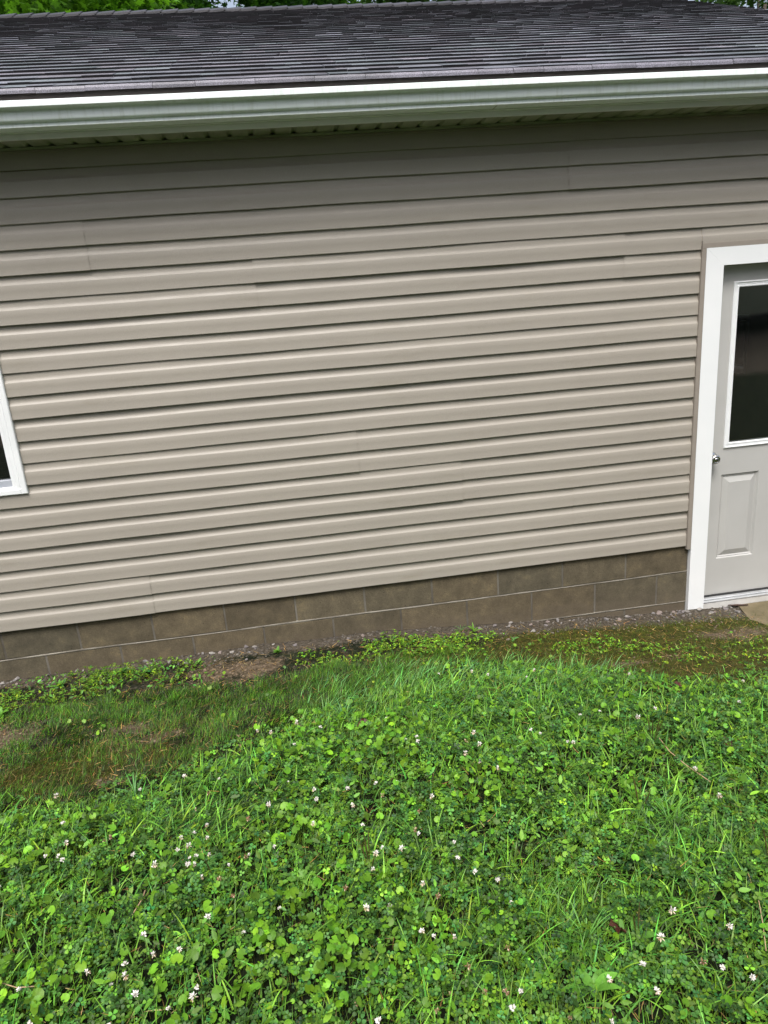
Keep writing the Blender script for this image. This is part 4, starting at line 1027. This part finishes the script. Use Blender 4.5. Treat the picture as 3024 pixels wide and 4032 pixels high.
weed('leafy_weed', P3(.95, -.11), 9, .06, .008, False, (.14, .30, .03), 'bushy yellow-green weed against the wall at the right end of the seedlings', 18, 0, (.5, 1.4))
weed('grass_tuft', P3(1.12, -2.02), 26, .13, .0030, False, (.13, .33, .06), 'tuft of wide bright grass right of centre in the lower lawn', 19, 0, (.6, 1.4))
weed('grass_tuft', P3(.66, -2.40), 22, .13, .0030, False, (.14, .34, .07), 'tuft of light green grass near the bottom centre', 20, 0, (.6, 1.4))
weed('grass_tuft', P3(.10, -1.02), 30, .11, .0022, False, (.10, .30, .10), 'tuft of pale blue-green grass right of the round leaved patch', 21, 0, (.6, 1.4))
weed('grass_tuft', P3(-.75, -1.38), 18, .11, .0030, False, (.11, .28, .08), 'tuft of wide grass in the left part of the lawn edge', 22, 0, (.5, 1.3))
weed('grass_tuft', P3(.88, -.09), 12, .07, .0018, False, (.11, .27, .06), 'thin grass tuft against the block wall among the seedlings', 23, 0, (.6, 1.4))
# dead leaves
DEAD = surf('dead_leaf', (.045, .012, .008), (.10, .03, .018), 30, .5, .2, 60, .002)
for i, (lx, ly, s_, lab) in enumerate(((.18, -1.15, .032, 'crumpled dark red dead leaf in the long grass left of centre'), (1.63, -1.17, .030, 'red-brown dead leaf in the lawn below the mossy strip'), (1.53, -1.69, .028, 'small dark dead leaf in the lawn near the right edge'), (.75, -2.40, .030, 'dark red dead leaf low in the lawn beside a plantain'))):
    rr = random.Random(50 + i); bm = bmesh.new(); c = bm.verts.new((0, 0, .004)); vs = []
    for k in range(11):
        a = 6.28 * k / 11; q = s_ * rr.uniform(.55, 1.1); vs.append(bm.verts.new((q * math.cos(a), q * .7 * math.sin(a), rr.uniform(0, .018))))
    for k in range(11): bm.faces.new((c, vs[k], vs[(k + 1) % 11]))
    me = bpy.data.meshes.new('dead_leaf'); bm.to_mesh(me); bm.free(); me.materials.append(DEAD)
    o = bpy.data.objects.new('dead_leaf', me); COL.objects.link(o); o.location = P3(lx, ly, .040); o.rotation_euler = (.3, .2, rr.uniform(0, 6)); tag(o, lab, 'leaf')
# dry stems and a twig
DRY = surf('dry_stem', (.34, .22, .12), (.45, .32, .18), 30, .7, .1)
def stem(pts, rad, mat, name, label):
    mb = MB(); mb.tube([P3(x, y, h) for x, y, h in pts], rad, 6); tag(mb.build(name, mat, smooth=True), label, 'stem' if 'stem' in name else 'twig')
stem([(-.60, -1.98, .075), (-.605, -2.01, .07), (-.63, -2.06, .06), (-.645, -2.12, .045)], [.0022, .0022, .0018, .001], DRY, 'dry_stem', 'pale dry stem standing crooked over the clover at left')
stem([(1.26, -1.68, .10), (1.27, -1.74, .08), (1.30, -1.80, .06), (1.35, -1.88, .04)], .0018, DRY, 'dry_stem', 'long pale pinkish dry stem beside the toothed dandelion at right')
stem([(-.95, -2.22, .055), (-.90, -2.24, .05), (-.83, -2.245, .045)], .0016, DRY, 'dry_stem', 'pale dry stem lying flat near the bottom left corner')
stem([(1.16, -2.42, .08), (1.14, -2.47, .06), (1.11, -2.53, .04)], .0014, DRY, 'dry_stem', 'thin dry stem near the bottom right corner')
TWIG = surf('dark_twig', (.04, .022, .015), (.08, .045, .03), 30, .8, .3)
stem([(2.64, -.012, .016), (2.70, -.022, .02), (2.76, -.04, .022)], [.004, .006, .004], TWIG, 'twig', 'dark brown twig lying on the corner of the concrete slab')

# ------------------------------------------------------------------ trees
LEAFS = np.array([(0, -.5, 0), (.18, -.22, .03), (.62, -.30, .0), (.40, .02, .05), (.60, .30, -.03), (.24, .26, .04), (0, .68, -.08), (-.24, .26, .04), (-.60, .30, -.03), (-.40, .02, .05), (-.62, -.30, 0), (-.18, -.22, .03)])
LEAFQ = [np.array([(0, 1, 5, 7), (1, 2, 3, 5), (3, 4, 5, 5)])]
LEAFT = [np.array([(0, 1, 11), (1, 2, 3), (1, 3, 5), (3, 4, 5), (1, 5, 7), (11, 1, 7), (5, 6, 7), (7, 8, 9), (7, 9, 11), (9, 10, 11)])]
def tree(x, y, H, R, zc0, nleaf, tint, label, seed, clumps=55, leaf=.075, gap=.0):
    rr = np.random.default_rng(seed); root = empty('tree', (x, y, -.4)); tag(root, label, 'tree', 'trees beyond the garage' if y > 0 else 'tree row added across the yard to block low light')
    mb = MB(); mb.tube([(0, 0, 0), (.05, 0, H * .25), (.0, .1, H * .5), (.1, .05, H * .85)], [.22, .17, .12, .04], 10)
    o = mb.build('trunk', BARK, root, smooth=True)
    C = []
    for i in range(clumps):
        a = rr.uniform(0, 6.28); u = rr.uniform(0, 1) ** .5 * R; z = rr.uniform(zc0, H); k = 1 - abs((z - (zc0 + H) / 2) / ((H - zc0) / 2)) ** 2.2 * .65
        C.append((u * k * math.cos(a), u * k * math.sin(a), z))
    mb = MB()
    for i in range(14):
        c = C[rr.integers(len(C))]; z0 = rr.uniform(.3, .7) * H; z0 = min(z0, c[2])
        mb.tube([(.02, .05, z0), (c[0] * .5, c[1] * .5, (z0 + c[2]) / 2 + .15), c], [.06, .035, .012], 6, caps=False)
    mb.build('limbs', BARK, root, smooth=True)
    C = np.array(C); ci = rr.integers(len(C), size=nleaf); rad = rr.uniform(.45, .95, len(C))
    d = rr.normal(0, 1, (nleaf, 3)); d /= np.linalg.norm(d, axis=1)[:, None]; q = rr.uniform(.1, 1, nleaf) ** .45
    P = C[ci] + d * (q * rad[ci])[:, None] * np.array([1, 1, .6])
    shade = rr.uniform(.7, 1.3, len(C))[ci]
    t = np.asarray(tint)[None] * (shade * rr.uniform(.75, 1.25, nleaf))[:, None]
    global rng
    Rm2 = rotm(rr.uniform(0, 6.28, nleaf), rr.normal(-.35, .5, nleaf), rr.normal(0, .5, nleaf))
    V, F, T = inst(LEAFS, LEAFT, P, Rm2, rr.uniform(.7, 1.3, nleaf) * leaf, t, '', None)
    npmesh('crown', V, F, TREEM, root, tint=T)
tree(-6.6, 15.5, 9.6, 2.9, 4.6, 17000, (.030, .060, .025), 'dark green tree at far left beyond the roof', 301, 90, .12)
tree(-3.1, 11.7, 8.4, 2.0, 4.4, 15000, (.105, .250, .025), 'bright lime green maple rising behind the roof ridge at left', 302, 90, .12)
tree(.4, 16.5, 10.2, 3.3, 4.4, 30000, (.028, .085, .016), 'mid green tree behind the ridge left of centre', 303, 150, .13)
tree(4.6, 16.0, 10.0, 3.3, 4.4, 26000, (.040, .095, .024), 'leafy green tree behind the middle of the ridge', 304, 140, .13)
tree(8.3, 18.5, 10.0, 2.4, 4.4, 9000, (.045, .095, .03), 'thinner green tree behind the right part of the ridge', 305, 60, .12)
tree(12.3, 14.5, 9.3, 2.5, 4.4, 9500, (.042, .095, .024), 'sparse tree with sky gaps beyond the right end of the roof', 306, 70, .11)
# added tree row, dense to block low light at the eaves; dark in door glass
for i, (tx, ty, tl) in enumerate(((1.0, -19, 'straight behind the viewer'), (7.5, -18, 'reflected in the door glass'), (14, -19, 'on the far right side of the yard'), (-6, -18.5, 'on the window side of the yard'), (-13, -19, 'at the far left side of the yard'), (20, -20, 'at the far right end of the row'))):
    tree(tx, ty, 11.5, 4.3, .6, 9000, (.030, .075, .016), 'dark dense tree added across the yard to block low light, ' + tl, 320 + i, 110, .42)
# haze-free overcast day
